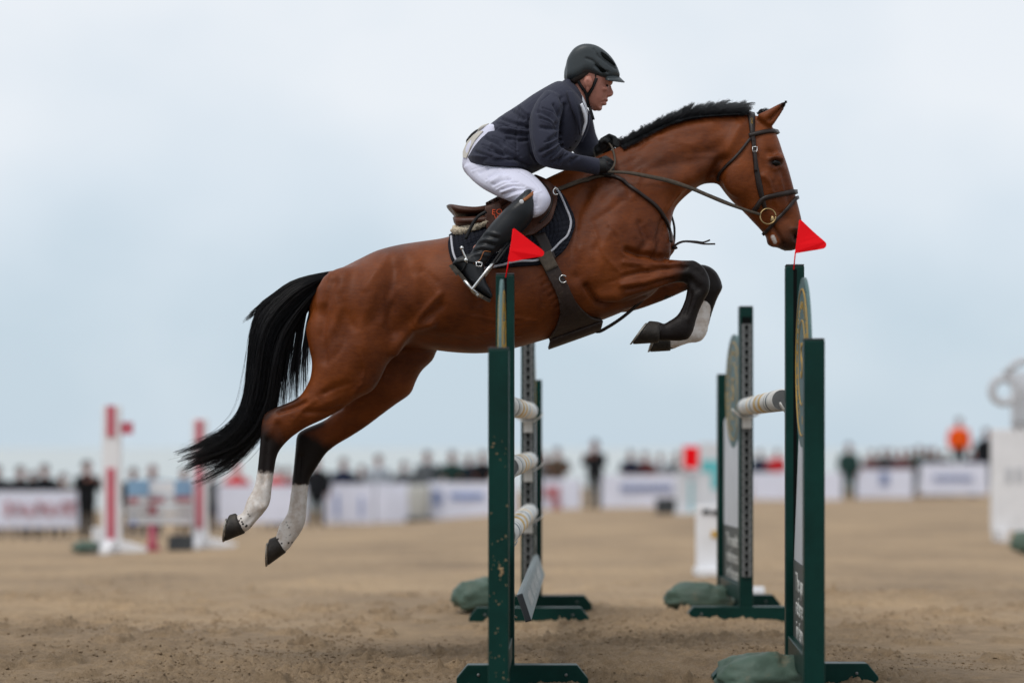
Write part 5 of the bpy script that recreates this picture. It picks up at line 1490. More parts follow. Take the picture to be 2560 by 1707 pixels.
# boots
def boot(s):
    y = s * .345
    leg = [(1304, 484, 1332, 478, .045, s * .33, 0, 2.2), (1289, 499, 1338, 492, .060, s * .335), (1264, 521, 1336, 521, .066, y), (1246, 540, 1330, 549, .067, y), (1226, 562, 1308, 578, .065, y), (1206, 588, 1278, 604, .060, y), (1189, 611, 1251, 623, .053, y), (1177, 632, 1229, 640, .047, s * .35), (1170, 650, 1220, 655, .043, s * .355)]
    foot = [(1152, 642, 1132, 664, .034, s * .36), (1178, 634, 1146, 676, .040, s * .36), (1205, 650, 1158, 690, .043, s * .365), (1212, 680, 1174, 710, .046, s * .37), (1215, 703, 1193, 728, .047, s * .375), (1225, 721, 1212, 741, .043, s * .375), (1231, 736, 1226, 747, .030, s * .375)]
    SS = []
    for k in range(7):
        x, y_ = 1180 + 4 * k, 640 - 9 * k
        SS.append(([(x - 2, y_), (x + 18, y_ - 6), (x + 44, y_ + 1)], 2.6, -.007 if k % 2 else .004, 'n' if s < 0 else 'f'))
    SS.append(([(1334, 500), (1336, 520), (1343, 540)], 3, .002, 'n'))
    bt_ = solid("boot", [loft(leg, 5, 26), loft(foot, 4, 22)], .0052, M['boot'], per, 3, SS)
    yb = D0 + s * .37
    mb = MB()
    sole = dense([(1134, 664), (1146, 677), (1158, 691), (1174, 711), (1193, 730), (1212, 743), (1227, 750)], 4)
    nS = len(sole)
    V, Fc = [], []
    for i, (x, y_) in enumerate(sole):
        t = i / (nS - 1); w = np.interp(t, [0, .15, .35, .6, .85, 1], [.032, .037, .034, .045, .043, .024]); th = 7
        d_ = sole[min(i + 1, nS - 1)] - sole[max(i - 1, 0)]; d_ = d_ / np.linalg.norm(d_); nx, ny = -d_[1], d_[0]
        for yo in (-w, w):
            V += [P(x - nx * 2, y_ - ny * 2, yb + yo), P(x + nx * th, y_ + ny * th, yb + yo)]
    for i in range(nS - 1):
        b_ = 4 * i
        Fc += [(b_, b_ + 1, b_ + 5, b_ + 4), (b_ + 2, b_ + 6, b_ + 7, b_ + 3), (b_ + 1, b_ + 3, b_ + 7, b_ + 5), (b_, b_ + 4, b_ + 6, b_ + 2)]
    Fc += [(0, 2, 3, 1), (4 * nS - 4, 4 * nS - 3, 4 * nS - 1, 4 * nS - 2)]
    so_ = mk("sole", V, Fc, M['sole'], bt_, smooth=False); fix_normals(so_.data)
    # heel block
    q_ = [(1131, 660), (1150, 680), (1141, 690), (1122, 664)]
    V = [P(x, y_, yb - .034) for x, y_ in q_] + [P(x, y_, yb + .034) for x, y_ in q_]
    hb = mk("heel", V, [(0, 1, 2, 3), (7, 6, 5, 4), (0, 4, 5, 1), (1, 5, 6, 2), (2, 6, 7, 3), (3, 7, 4, 0)], M['sole'], bt_, smooth=False); fix_normals(hb.data)
    return bt_
bN = boot(-1); bF = boot(1)
bF['label'] = "black boot on the far side of the horse"
TB = bvh_of(bN)
def bstrap(name, pts, w, th, mat, parent, off=.002):
    Q, N_ = on_body(TB, pts, off, 3)
    if len(Q) < 3: return
    V, Fc = ribbon(Q, N_, w * mpx, th); o = mk(name, V, Fc, mat, parent); fix_normals(o.data); return o
bstrap("top_band", [(1333, 482), (1324, 490), (1309, 502)], 8, .003, M['tan'], bN)
l, n = cast(TB, 1304, 505)
v, f, _ = blob(l + n * .002, (.010, .004, .010), 16); mk("badge", v, f, M['silver'], bN)
bstrap("edge_piping", [(1184, 660), (1200, 650), (1206, 636), (1212, 627), (1226, 628)], 2.2, .003, M['tan'], bN)
spur = empty("spur", P(1160, 640, D0 - .38), 0, "small steel spur strapped round the rider's near boot heel", "spur")
bstrap("spur_strap", [(1143, 655), (1160, 652), (1178, 655), (1196, 660), (1206, 665)], 6, .004, M['black'], spur, .004)
bstrap("spur_strap", [(1164, 640), (1166, 655), (1160, 672), (1150, 680)], 4, .004, M['black'], spur, .004)
V, Fc = tube([P(1198, 660, D0 - .425) + np.array([x_, 0, z_]) for x_, z_ in ((-.012, .009), (.012, .005), (.010, -.011), (-.013, -.008), (-.012, .009))], .003, 6); mk("buckle", V, Fc, M['steel'], spur)
V, Fc = tube([P(x, y, D0 - .405) for x, y in dense([(1168, 658), (1165, 645), (1160, 635), (1155, 622)], 3)], .0045, 8); mk("neck", V, Fc, M['steel'], spur)
v, f, _ = blob(P(1155, 620, D0 - .405), (.009, .009, .009), 12); mk("knob", v, f, M['steel'], spur)
v, f, _ = blob(P(1165, 650, D0 - .412), (.009, .006, .009), 12); mk("stud", v, f, M['steel'], spur)

# gloves: palm, four curled fingers and a thumb each
def glove(cuff, palm, knuckles, curl, tip, thumb, y0, yw, s):
    """pixel positions; yw spreads the fingers in depth"""
    pts = [loft([(cuff[0][0], cuff[0][1], cuff[1][0], cuff[1][1], .036, y0), (palm[0][0], palm[0][1], palm[1][0], palm[1][1], .040, y0), ((palm[0][0] + knuckles[0][0]) / 2, (palm[0][1] + knuckles[0][1]) / 2, (palm[1][0] + knuckles[1][0]) / 2, (palm[1][1] + knuckles[1][1]) / 2, .042, y0)], 3, 16)]
    for i in range(4):
        t = i / 3
        k = np.array(knuckles[0]) * (1 - t) + np.array(knuckles[1]) * t
        c = np.array(curl[0]) * (1 - t) + np.array(curl[1]) * t
        e_ = np.array(tip[0]) * (1 - t) + np.array(tip[1]) * t
        r = (.0105, .0112, .0108, .0092)[i]
        base = (np.array(palm[0]) * (1 - t) + np.array(palm[1]) * t)
        pts.append(tubepart([P(*base, D0 + y0 - s * .0), P(*k, D0 + y0 + yw * .4), P(*c, D0 + y0 + yw), P(*e_, D0 + y0 + yw * 1.1)], [r * 1.1, r * 1.1, r, r * .85], 10))
    pts.append(tubepart([P(*q_, D0 + y0 + z_) for q_, z_ in thumb], [.014, .013, .0115, .010], 10))
    return solid("glove", pts, .0038, M['glove'], per, 2)
glove(((1488, 398), (1493, 437)), ((1503, 398), (1506, 434)), ((1520, 400), (1522, 434)), ((1533, 408), (1531, 436)), ((1530, 420), (1525, 437)),
      [((1500, 402), .01), ((1514, 396), .03), ((1524, 402), .035), ((1531, 411), .03)], -.15, .03, -1)
glove(((1486, 366), (1492, 392)), ((1503, 352), (1508, 384)), ((1524, 340), (1546, 356)), ((1536, 344), (1556, 362)), ((1535, 365), (1550, 376)),
      [((1502, 366), -.03), ((1503, 354), -.045), ((1512, 350), -.05), ((1521, 357), -.045)], .06, -.035, 1)

# ------------------------------------------------------------------ the oxer: four wing standards, poles and plank
def keyhole(cx, cz, w=.0115):
    pts = []
    for k in range(17):
        a = math.radians(-50 + 280 * k / 16)
        pts.append((cx + w * math.cos(a), cz + w * math.sin(a)))
    pts += [(cx - w * .48, cz - w * 2.1), (cx + w * .48, cz - w * 2.1)]
    return pts

def track_mesh(z0, z1, pitch, w, th):
    """perforated steel strip in local XZ facing -Y"""
    bm = bmesh.new()
    n = int((z1 - z0) / pitch)
    for i in range(n):
        cz = z0 + pitch * (i + .5)
        inn = keyhole(0, cz + pitch * .12)
        m = len(inn); out = []
        for x, z in inn:
            dx, dz = x, z - (cz + pitch * .05)
            k = 1 / max(abs(dx) / (w / 2), abs(dz) / (pitch / 2) * (1.0), 1e-6)
            out.append((dx * k, min(max(z0 + pitch * i, (cz + pitch * .05) + dz * k), z0 + pitch * (i + 1))))
        vi = [bm.verts.new((x, 0, z)) for x, z in inn]; vo = [bm.verts.new((x, 0, z)) for x, z in out]; vb = [bm.verts.new((x, th, z)) for x, z in inn]
        for k in range(m):
            q = (k + 1) % m
            try: bm.faces.new((vo[k], vo[q], vi[q], vi[k]))
            except ValueError: pass
            bm.faces.new((vi[k], vi[q], vb[q], vb[k]))
        # corners
        for sx, sz in ((-1, 0), (1, 0), (-1, 1), (1, 1)):
            c = (sx * w / 2, z0 + pitch * (i + sz))
            near = sorted(range(m), key=lambda k: (out[k][0] - c[0]) ** 2 + (out[k][1] - c[1]) ** 2)[:2]
            if (out[near[0]][0] - c[0]) ** 2 + (out[near[0]][1] - c[1]) ** 2 > 1e-8:
                v = bm.verts.new((c[0], 0, c[1]))
                try: bm.faces.new((v, vo[near[0]], vo[near[1]]))
                except ValueError: pass
    bm.normal_update()
    me = bpy.data.meshes.new("track"); bm.to_mesh(me); bm.free()
    return me

def wing(tall, short, ht, hs, label, feet, inner, track=False, flag=None, zoff=0.0):
    """tall/short = (X,Y) of the two posts; inner = direction of the poles along Y (+1 away from camera)"""
    (xt, yt), (xs, ys_) = tall, short
    zb = gz1(xt, yt) + zoff
    r = empty("wing_standard", (xt, yt, zb), 0, label, "jump standard", "green wing standards of the oxer")
    L = math.hypot(xs - xt, ys_ - yt); ang = math.atan2(-(xs - xt), ys_ - yt)
    loc = np.array([xt, yt, zb])
    W = .076
    u = np.array([(xs - xt) / L, (ys_ - yt) / L, 0]); nrm = np.array([-u[1], u[0], 0])      # nrm roughly +-X
    def W3(s, n, z): return loc + u * s + nrm * n + np.array([0, 0, z])
    def bar(name, s, w, z0, z1, mat=M['green'], d=W, bevel=.006):
        mb = MB(); mb.box(W3(s, 0, (z0 + z1) / 2), (d, w, z1 - z0), ang)
        return mb.build(name, mat, r, bevel=bevel)
    pt = bar("post", 0, W, .0, ht); ps = bar("post", L, W, .0, hs)
    for s_, z_, pp in ((0, ht, pt), (L, hs, ps)):
        mb = MB(); mb.box(W3(s_, 0, z_ + .003), (W * .98, W * .98, .006), ang); mb.build("post_cap", M['dark'], pp, bevel=.002)
    # near-black strip painted for the shade of a groove down the tall post
    mb = MB(); mb.box(W3(-W / 2 * (-inner) if False else 0, 0, ht / 2), (.014, W + .002, ht - .03), ang)
    if not track: mb.build("groove", M['hole'], pt)
    # frame rails and infill
    mb = MB(); mb.box(W3(L / 2, 0, .145), (W * .8, L - W, .09), ang); mb.build("bottom_rail", M['green'], r, bevel=.004)
    mb = MB(); mb.box(W3(L / 2, 0, .345), (.016, L - W, .31), ang); dp = mb.build("text_panel", M['dpanel'], r)
    # white tapering panel
    def plate(name, pts, th, mat):
        V = [W3(s_, -th / 2, z_) for s_, z_ in pts] + [W3(s_, th / 2, z_) for s_, z_ in pts]
        n = len(pts)
        Fc = [tuple(range(n)), tuple(range(n, 2 * n))[::-1]] + [(i, (i + 1) % n, n + (i + 1) % n, n + i) for i in range(n)]
        o = mk(name, V, Fc, mat, r, smooth=False); fix_normals(o.data); return o
    plate("white_panel", [(W / 2, .502), (L - W / 2, .502), (L - W / 2, 1.12), (L * .55, 1.22), (L * .42, 1.22)], .009, M['wpanel'])
    cd = [(L * .5 + .33 * math.cos(a), 1.29 + .33 * math.sin(a)) for a in np.linspace(0, 2 * math.pi, 49)[:-1]]
    dc = plate("emblem_disc", cd, .012, M['disc'])
    for sd in (-1, 1):
        for rad, tr in ((.285, .0032), (.165, .0026)):
            pts = [W3(L * .5 + rad * math.cos(a), sd * .0065, 1.29 + rad * math.sin(a)) for a in np.linspace(0, 2 * math.pi, 41)]
            V, Fc = tube(pts, tr, 6); mk("gold_ring", V, Fc, M['gold'], dc)
        mb = MB()
        for k in range(30):
            a = 2 * math.pi * k / 30
            if 20 < k % 30 < 23: continue
            c = W3(L * .5 + .225 * math.cos(a), sd * .0065, 1.29 + .225 * math.sin(a))
            Mx = Matrix.Rotation(ang, 3, 'Z') @ Matrix.Rotation(a, 3, 'X')
            mb.box(c, (.003, .030, .006), M=Mx); mb.box(c, (.003, .006, .018), M=Mx)
        mb.build("ring_lettering", M['gold'], dc)['kind'] = "stuff"
        right = -u * sd if sd < 0 else -u
        rt = u if (np.cross(u, [0, 0, 1])[0] * 1.0) * 0 + np.dot(np.cross(u, [0, 0, 1]), nrm * sd) > 0 else -u
        lettering("emblem_letter", "5", .20, M['gold'], dc, W3(L * .5, sd * .007, 1.29), (rt, (0, 0, 1)), .003, .8)
        for i, t in enumerate(("The quality", "reference", "in fences")):
            lettering("lettering", t, .105, M['ltext'], dp, W3(L * .5, sd * .0095, .42 - .095 * i), (rt, (0, 0, 1)), .001, 1.25 if i else 1.15)
    # feet across the wing
    for s_, (a, b) in ((0, feet), (L, (.34, .34))):
        c = W3(s_, 0, 0)
        y0_, y1_ = c[1] - .032, c[1] + .032
        x0_, x1_ = c[0] - a, c[0] + b
        zz = zb - .02
        mb = MB(); mb.prism([(x0_, zz), (x1_, zz), (x1_, zz + .04), (x1_ - .045, zz + .095), (x0_ + .045, zz + .095), (x0_, zz + .04)], 1, y0_ - .008, y1_ + .008)
        ft_ = mb.build("foot", M['green'], r, bevel=.004)
        for bx in (x0_ + .09, x1_ - .09):
            v, f, _ = blob((bx, y0_ - .009, zz + .055), (.007, .004, .007), 8); mk("bolt", v, f, M['track'], ft_)
    if track:
        me = track_mesh(.24, ht - .05, .0455, .058, .012)
        V = get_co(me); V = V + np.array([xt, yt - W / 2 - .014, zb]); set_co(me, V)
        me.materials.clear(); tr_ = link("track", me, M['track'], r); 
        mb = MB(); mb.box((xt, yt - W / 2 - .002, zb + (.24 + ht - .05) / 2), (.05, .003, ht - .30)); mb.build("track_hole_shade", M['hole'], r)  # dark sheet added to paint the shade seen through the track holes
    if flag:
        top, poly, yf = flag
        fo = empty("flag", tuple(P(*top[0], yf)), 0, flag_labels.pop(0), "flag", "red flags on the near standards")
        V, Fc = tube([P(*q, yf) for q in top], .0026, 8); mk("flag_stick", V, Fc, M['red'], fo)
        q = [P(x, y, yf) + np.array([0, .005 * math.sin((x - poly[0][0]) * .04), 0]) for x, y in poly]; n = len(q); off = np.array([0, .0022, 0])
        c = sum(q) / n
        V = [p - off for p in q] + [p + off for p in q]
        Fc = [tuple(range(n)), tuple(range(n, 2 * n))[::-1]] + [(i, (i + 1) % n, n + (i + 1) % n, n + i) for i in range(n)]
        fo2 = mk("flag_plate", V, Fc, M['red'], fo, smooth=False); fix_normals(fo2.data)
    return r

flag_labels = ["red triangular flag in front of the rider's boot", "red triangular flag beside the horse's nose"]
XY = lambda px, D: ((px - CX) * D / F, D)
flagL = ([(1264, 694), (1271, 655), (1284, 574)], dense([(1281, 574), (1285, 571), (1290, 574), (1330, 605), (1356, 625), (1360, 632), (1357, 640), (1345, 643), (1310, 648), (1272, 653), (1276, 620), (1281, 575)], 4)[:-1], 8.06)
flagR = ([(1984, 674), (1988, 636), (2000, 551)], dense([(1997, 552), (2000, 549), (2005, 552), (2035, 580), (2062, 604), (2066, 612), (2062, 620), (2050, 623), (2020, 628), (1990, 633), (1988, 630), (1993, 590), (1997, 553)], 4)[:-1], 8.06)
wNL = wing(XY(1263, 8.1), XY(1247, 7.2), 1.675, 1.326, "near left green wing standard with the red flag, front post spattered with sand", (.20, .34), 1, False, flagL)
wNR = wing(XY(1986, 8.1), XY(2034, 7.2), 1.705, 1.352, "near right green wing standard with yellow ringed emblem and sandbag", (.34, .34), 1, False, flagR)
wFL = wing(XY(1320, 11.0), XY(1339, 11.9), 1.72, 1.37, "far left green wing standard holding the ends of three poles", (.33, .34), -1, True)
wFR = wing(XY(1864, 11.0), XY(1809, 11.9), 1.745, 1.40, "far right green wing standard holding the end of one pole", (.34, .34), -1, True)

def pole(a, b, label, rad=.047):
    """a near end, b far end in world space"""
    a, b = np.array(a), np.array(b)
    d = b - a; L = np.linalg.norm(d)
    me = bpy.data.meshes.new("pole")
    n = 24; V, Fc = [], []
    for t, rr in ((0, rad * .9), (.006 / L, rad), (1 - .006 / L, rad), (1, rad * .9)):
        for k in range(n):
            q = 2 * math.pi * k / n; V.append((t * L, rr * math.cos(q), rr * math.sin(q)))
    for i in range(3):
        for k in range(n): Fc.append((i * n + k, i * n + (k + 1) % n, (i + 1) * n + (k + 1) % n, (i + 1) * n + k))
    o = bpy.data.objects.new("pole", mesh("pole", V, Fc)); COL.objects.link(o); o.data.materials.append(M['pole'])
    fix_normals(o.data)
    X = Vector(d / L); Z = Vector((0, 0, 1)); Y = Z.cross(X).normalized(); Z = X.cross(Y)
    o.matrix_world = Matrix(((X.x, Y.x, Z.x, a[0]), (X.y, Y.y, Z.y, a[1]), (X.z, Y.z, Z.z, a[2]), (0, 0, 0, 1)))
    tag(o, label, "pole", "white banded poles of the oxer")
    for t in (0.0005, L - .0005):
        V = [(t, rad * .9 * math.cos(2 * math.pi * k / n), rad * .9 * math.sin(2 * math.pi * k / n)) for k in range(n)]
        e_ = mk("end_cap", V + [(t + (-.004 if t < 1 else .004), 0, 0)], [(k, (k + 1) % n, n) for k in range(n)], M['track'], o, local=True)
    return o

def cup(x, y, z, sgn, label, hw=.085):
    """pole cup on a post face; sgn = +1 when it sticks out away from the camera"""
    r = empty("jump_cup", (x, y, z), 0, label, "jump cup", "white plastic pole cups")
    mb = MB(); mb.box((x, y + sgn * .004, z - .085), (.052, .022, .07)); mb.build("bracket", M['cup'], r, bevel=.003)
    V, Fc = [], []
    m = 13
    for yy in (y + sgn * .006, y + sgn * .06):
        for th in (0, .010):
            for k in range(m):
                t = -1 + 2 * k / (m - 1)
                V.append((x + hw * t, yy, z - .055 - th + .045 * abs(t) ** 2.2))
    for a_, b_ in ((0, 1), (3, 2), (2, 0), (1, 3)):
        for k in range(m - 1): Fc.append((a_ * m + k, a_ * m + k + 1, b_ * m + k + 1, b_ * m + k))
    Fc += [(0, m, 3 * m, 2 * m), (m - 1, 3 * m - 1, 4 * m - 1, 2 * m - 1)]
    o = mk("trough", V, Fc, M['cup'], r); fix_normals(o.data)
    return r
zg = 0.0
xf = wFL.location.x; yf = 11.0 - .038 - .014
for nm, zn, zf, xn in (("top", 1.145, 1.172, -.030), ("middle", .885, .898, -.014), ("bottom", .600, .612, -.028)):
    pole((xn, 8.22, zn), (.098, yf - .004, zf), f"{nm} pole of the three stacked on the left side of the oxer")
    cup(xf, yf, zf, -1, f"white cup holding the far end of the {nm} left pole")
    cup(-.026, 8.14, zn, 1, f"white cup holding the near end of the {nm} left pole", .05)
xfr = wFR.location.x
pole((1.130, 8.22, 1.168), (1.300, yf - .004, 1.195), "single white pole on the right side of the oxer")
cup(xfr, yf, 1.195, -1, "white cup holding the far end of the right pole")
cup(1.164, 8.14, 1.168, 1, "white cup holding the near end of the right pole", .05)
# tilted plank at the bottom of the left side
pl = empty("plank", (.06, 9.6, .28), 0, "tilted pale plank with worn white lettering under the left poles", "plank")
A0, A1 = np.array([.0507, 8.30, .294]), np.array([.150, 10.90, .316])
dv = (A1 - A0) / np.linalg.norm(A1 - A0)
upv = np.array([-.32, 0, .95]); upv /= np.linalg.norm(upv); upv -= dv * dv.dot(upv); upv /= np.linalg.norm(upv)
nv_ = np.cross(upv, dv); nv_ /= np.linalg.norm(nv_)
if nv_[0] < 0: nv_ = -nv_
HB2, TH2 = .062, .014
V = []
for c in (A0, A1):
    for a_, b_ in ((-1, -1), (1, -1), (1, 1), (-1, 1)): V.append(c + upv * HB2 * a_ + nv_ * TH2 * b_)
o = mk("board", V, [(3, 2, 1, 0), (4, 5, 6, 7), (0, 1, 5, 4), (1, 2, 6, 5), (2, 3, 7, 6), (3, 0, 4, 7)], M['plank'], pl, smooth=False); fix_normals(o.data)
bv = o.modifiers.new("bevel", 'BEVEL'); bv.width = .006; bv.segments = 2
o = mk("end_plate", [A0 - dv * .003 + upv * HB2 * a_ * .97 + nv_ * TH2 * b_ * .95 for a_, b_ in ((-1, -1), (1, -1), (1, 1), (-1, 1))] + [A0 - dv * .008 + upv * HB2 * a_ * .9 + nv_ * TH2 * b_ * .85 for a_, b_ in ((-1, -1), (1, -1), (1, 1), (-1, 1))], [(0, 1, 2, 3), (7, 6, 5, 4), (0, 4, 5, 1), (1, 5, 6, 2), (2, 6, 7, 3), (3, 7, 4, 0)], M['dark'], pl, smooth=False); fix_normals(o.data)
mb = MB()
rx = random.Random(4)
for k in range(44):      # worn stroke marks of the lettering
    t = .12 + .72 * k / 44
    if k in (9, 10, 20, 30, 31): continue
    c = A0 + (A1 - A0) * t + nv_ * (TH2 + .0015)
    hh = rx.uniform(.02, .042); ss = rx.choice((0, 0, .25, -.25))
    p0 = c - upv * hh + dv * ss * hh; p1 = c + upv * hh - dv * ss * hh; w_ = dv * rx.uniform(.007, .014)
    mb.add([p0 - w_, p0 + w_, p1 + w_, p1 - w_], [(0, 1, 2, 3)])
mb.build("worn_lettering", M['ltext'], pl)['kind'] = "stuff"
V, Fc = tube([A0 + upv * .05 - nv_ * .03, A0 + upv * .02 - nv_ * .05 + dv * .02, A0 - nv_ * .07, A0 - upv * .03 - nv_ * .04], .005, 6); mk("hanging_wire", V, Fc, M['steel'], pl)

# lumps of sand stuck to the near left front post
mb = MB()
fx, fy = XY(1247, 7.2)
for k in range(50):
    z_ = .95 * random.random() ** 1.5 + .08; x_ = fx + random.uniform(-.034, .034) * (1 if random.random() < .6 else .95)
    r_ = random.choice((.0012, .0015, .0015, .002, .0025, .0035))
    v = icv * np.array([r_ * random.uniform(.8, 1.8), r_ * .6, r_ * random.uniform(.7, 1.2)])
    mb.add(v + np.array([x_, fy - .0385, z_]), icf)
for k in range(14):
    v = icv * random.uniform(.003, .006); mb.add(v + np.array([fx + .012 + random.gauss(0, .006), fy - .0385, .52 + random.gauss(0, .008)]), icf)
o = mb.build("sand_spatter", M['mud'], wNL, smooth=True); o['kind'] = "stuff"

# sandbags
def bag(c, rx_, ry_, rz_, rot, seed, label):
    n, m = 48, 28
    V, Fc = [], []
    for i in range(m + 1):
        a = math.pi * i / m
        for j in range(n):
            b = 2 * math.pi * j / n
            x, y, z = math.sin(a) * math.cos(b), math.sin(a) * math.sin(b), math.cos(a)
            V.append((np.sign(x) * abs(x) ** .75, np.sign(y) * abs(y) ** .8, z if z > 0 else z * .45))
    V = np.array(V)
    for i in range(m):
        for j in range(n): Fc.append((i * n + j, i * n + (j + 1) % n, (i + 1) * n + (j + 1) % n, (i + 1) * n + j))
    N_ = V / (np.linalg.norm(V, axis=1)[:, None] + 1e-9)
    d = .10 * fbm(V[:, 0] * 1.3 + seed, V[:, 1] * 1.3 + V[:, 2], seed, 3) + .06 * np.abs(fbm(V[:, 0] * 2.5 + seed, V[:, 2] * 3 - V[:, 1] * 1.5, seed + 3, 3)) - .10 * np.exp(-((V[:, 0] - .5 - .2 * V[:, 1]) / .07) ** 2) - .12 * np.abs(fbm(V[:, 0] * 1.1 + V[:, 1] * .6 + seed, V[:, 2] * 2.2 - V[:, 0], seed + 9, 2)) ** .5 + .06
    V = V + N_ * d[:, None]
    V *= np.array([rx_, ry_, rz_])
    ca, sa = math.cos(rot), math.sin(rot)
    V = np.stack([V[:, 0] * ca - V[:, 1] * sa, V[:, 0] * sa + V[:, 1] * ca, V[:, 2]], 1) + np.array(c)
    o = mk("sandbag", V, Fc, M['bag']); fix_normals(o.data)
    return tag(o, label, "sandbag", "green sandbags weighing down the standards")
bag((P(1905, 1690, 7.75)[0], 7.75, .055), .185, .13, .105, .15, 3, "green sandbag across the foot of the near right standard")
bag((P(1750, 1485, 11.6)[0], 11.65, .06), .205, .15, .11, -.1, 9, "crumpled green sandbag behind the far right standard")
bag((P(1205, 1512, 11.4)[0], 11.5, .075), .17, .15, .13, .2, 14, "green sandbag beside the far left standard")

# ------------------------------------------------------------------ far side of the arena
def tp(pts, r, n=10): return tubepart(pts, r, n)
def proto_person(pose):
    """local metres, facing -Y, feet at z=0 -> four meshes"""
    def sol(parts, vox):
        V, Fc, o = [], [], 0
        for v, f, a in parts:
            V.append(v); Fc += [tuple(i + o for i in q) for q in f]; o += len(v)
        me = voxel(np.concatenate(V), Fc, vox); laplace(me, 3)
        me.polygons.foreach_set("use_smooth", [True] * len(me.polygons)); me.materials.clear(); me.materials.append(None); return me
    if pose == 0:   hands = [(-.24, -.06, .80), (.24, -.06, .80)]; elb = [(-.27, .03, 1.06), (.27, .03, 1.06)]
    elif pose == 1: hands = [(-.08, -.26, 1.36), (.08, -.26, 1.36)]; elb = [(-.27, -.06, 1.12), (.27, -.06, 1.12)]
    else:           hands = [(-.18, -.30, 1.05), (.18, -.30, 1.05)]; elb = [(-.30, -.03, 1.10), (.30, -.03, 1.10)]
    lean = -.10 if pose == 2 else 0
    sh = [(-.19, lean, 1.40), (.19, lean, 1.40)]
    body = [blob((0, lean - .02, 1.62), (.075, .095, .115)), tp([(0, lean, 1.52), (0, lean, 1.40), (0, 0, 1.0)], [.055, .07, .10]), blob((0, lean - .112, 1.60), (.014, .02, .022))]
    coat = [tp([(0, lean, 1.46), (0, lean * .9, 1.38), (0, lean * .6, 1.2), (0, 0, 1.0), (0, .0, .82)], [.10, .17, .19, .185, .19], 16)]
    for i in (0, 1):
        body += [blob(hands[i], (.038, .04, .05)), tp([hands[i], elb[i]], [.03, .035])]
        coat += [tp([sh[i], elb[i], tuple(np.array(elb[i]) * .12 + np.array(hands[i]) * .88)], [.075, .062, .045])]
    trou, shoes = [], []
    for s in (-1, 1):
        trou += [tp([(s * .08, 0, .95), (s * .10, -.01, .5), (s * .11, .0, .08)], [.105, .075, .062])]
    trou += [blob((0, 0, .93), (.17, .13, .12))]
    shoe = [sol([blob((s * .115, -.05, .045), (.05, .13, .05))], .02) for s in (-1, 1)]
    hairm = sol([blob((0, lean + .012, 1.66), (.100, .116, .115))], .02)
    return dict(body=sol(body, .02), coat=sol(coat, .022), trousers=sol(trou, .022), shoe=shoe, hair=hairm)
PROTO = [proto_person(i) for i in range(3)]
CL = {}
def cloth(c):
    if c not in CL: CL[c] = mat_basic("cloth_%d" % len(CL), c, .85, .12, 5, spec=.15)
    return CL[c]
BLK, NVY, GRY, BRN, RED, GRN, ORG, LGR, BEI, MAR = (.012, .013, .016), (.018, .024, .05), (.10, .11, .12), (.10, .07, .05), (.55, .012, .02), (.02, .05, .045), (.80, .10, .01), (.33, .36, .40), (.25, .20, .15), (.12, .03, .03)
def person(px, D, pose, coat, trou, label, scale=1.0, rz=0.0, hat=None, zadd=0.0):
    X = (px - CX) * D / F
    r = empty("person", (X, D, gz1(X, D) + zadd), rz, label, "person", "spectators along the far banners")
    r.scale = (scale * 1.15, scale * 1.1, scale)
    pr = PROTO[pose]
    def put(nm, me, mat):
        o = bpy.data.objects.new(nm, me); COL.objects.link(o); o.parent = r
        o.material_slots[0].link = 'OBJECT'; o.material_slots[0].material = mat
    put("body", pr['body'], M['skin']); put("coat", pr['coat'], cloth(coat)); put("trousers", pr['trousers'], cloth(trou))
    for q in pr['shoe']: put("shoe", q, M['black'])
    put("hat" if hat else "hair", pr['hair'], cloth(hat) if hat else M['dhair'])
    return r

person(-8, 46.5, 0, BLK, NVY, "spectator in black cut by the left edge of the photo", .98)
person(48, 46.5, 2, BLK, NVY, "spectator in black leaning on the left banner nearest the photo's edge", .98, .5)
person(114, 46.5, 2, BLK, BLK, "broad spectator in black behind the middle of the left banner", 1.0)
person(217, 44, 1, BLK, BLK, "dark figure standing in the open at the right end of the left banner", 1.0, .6)
person(333, 47.5, 0, BLK, NVY, "dark spectator just right of the nearest red striped standard", .97)
person(383, 47.5, 2, NVY, NVY, "spectator with pink red hat behind the blue topped fence", 1.0, 0, MAR)
person(462, 47.5, 2, BRN, BRN, "brown clad spectator behind the right end of the blue topped fence", .95)
person(592, 50, 0, RED, NVY, "spectator in bright red coat right of the second striped standard", 1.0, 0, RED)
person(530, 50, 0, GRY, NVY, "grey clad spectator beside the second red striped standard", .95)
person(690, 51, 2, RED, NVY, "crouching spectator in red coat seen between the horse's hind legs", .93, .3)
person(722, 52, 2, MAR, NVY, "spectator in dull red just behind the horse's far hind leg", .93, -.3)
person(792, 50.5, 0, BLK, BLK, "figure in black standing before the banner beside the horse's far hind hoof", 1.02, .2)
person(859, 53, 0, NVY, NVY, "spectator in navy behind the banner right of the standing black figure", 1.03)
person(946, 53, 0, LGR, GRY, "spectator in pale grey coat behind the white banner", 1.05)
person(1068, 54, 0, GRY, NVY, "tall dark grey spectator left of the green near standard", 1.08)
person(1131, 54, 2, GRN, NVY, "spectator in dark green leaning behind the banner", 1.04)
person(1207, 54, 2, BLK, NVY, "spectator in black partly behind the near left post", 1.0)
person(1393, 54, 2, BRN, NVY, "spectator in brown coat just right of the oxer's left poles", .96)
person(1362, 55, 0, GRY, NVY, "grey spectator tight against the far left standard", .9)
person(1487, 51, 1, BLK, GRY, "figure in black jacket standing alone before the white banner", 1.02, -.5)
person(1650, 57, 2, LGR, GRY, "small grey spectator left of the red box", .85)
person(1900, 66, 0, NVY, NVY, "spectator in navy between the right standards", .92)
person(1942, 66, 2, RED, NVY, "spectator in red just left of the near right standard", .93, 0)
person(2122, 66, 0, GRN, GRN, "figure in dark green standing at the gap between the right banners", 1.06)
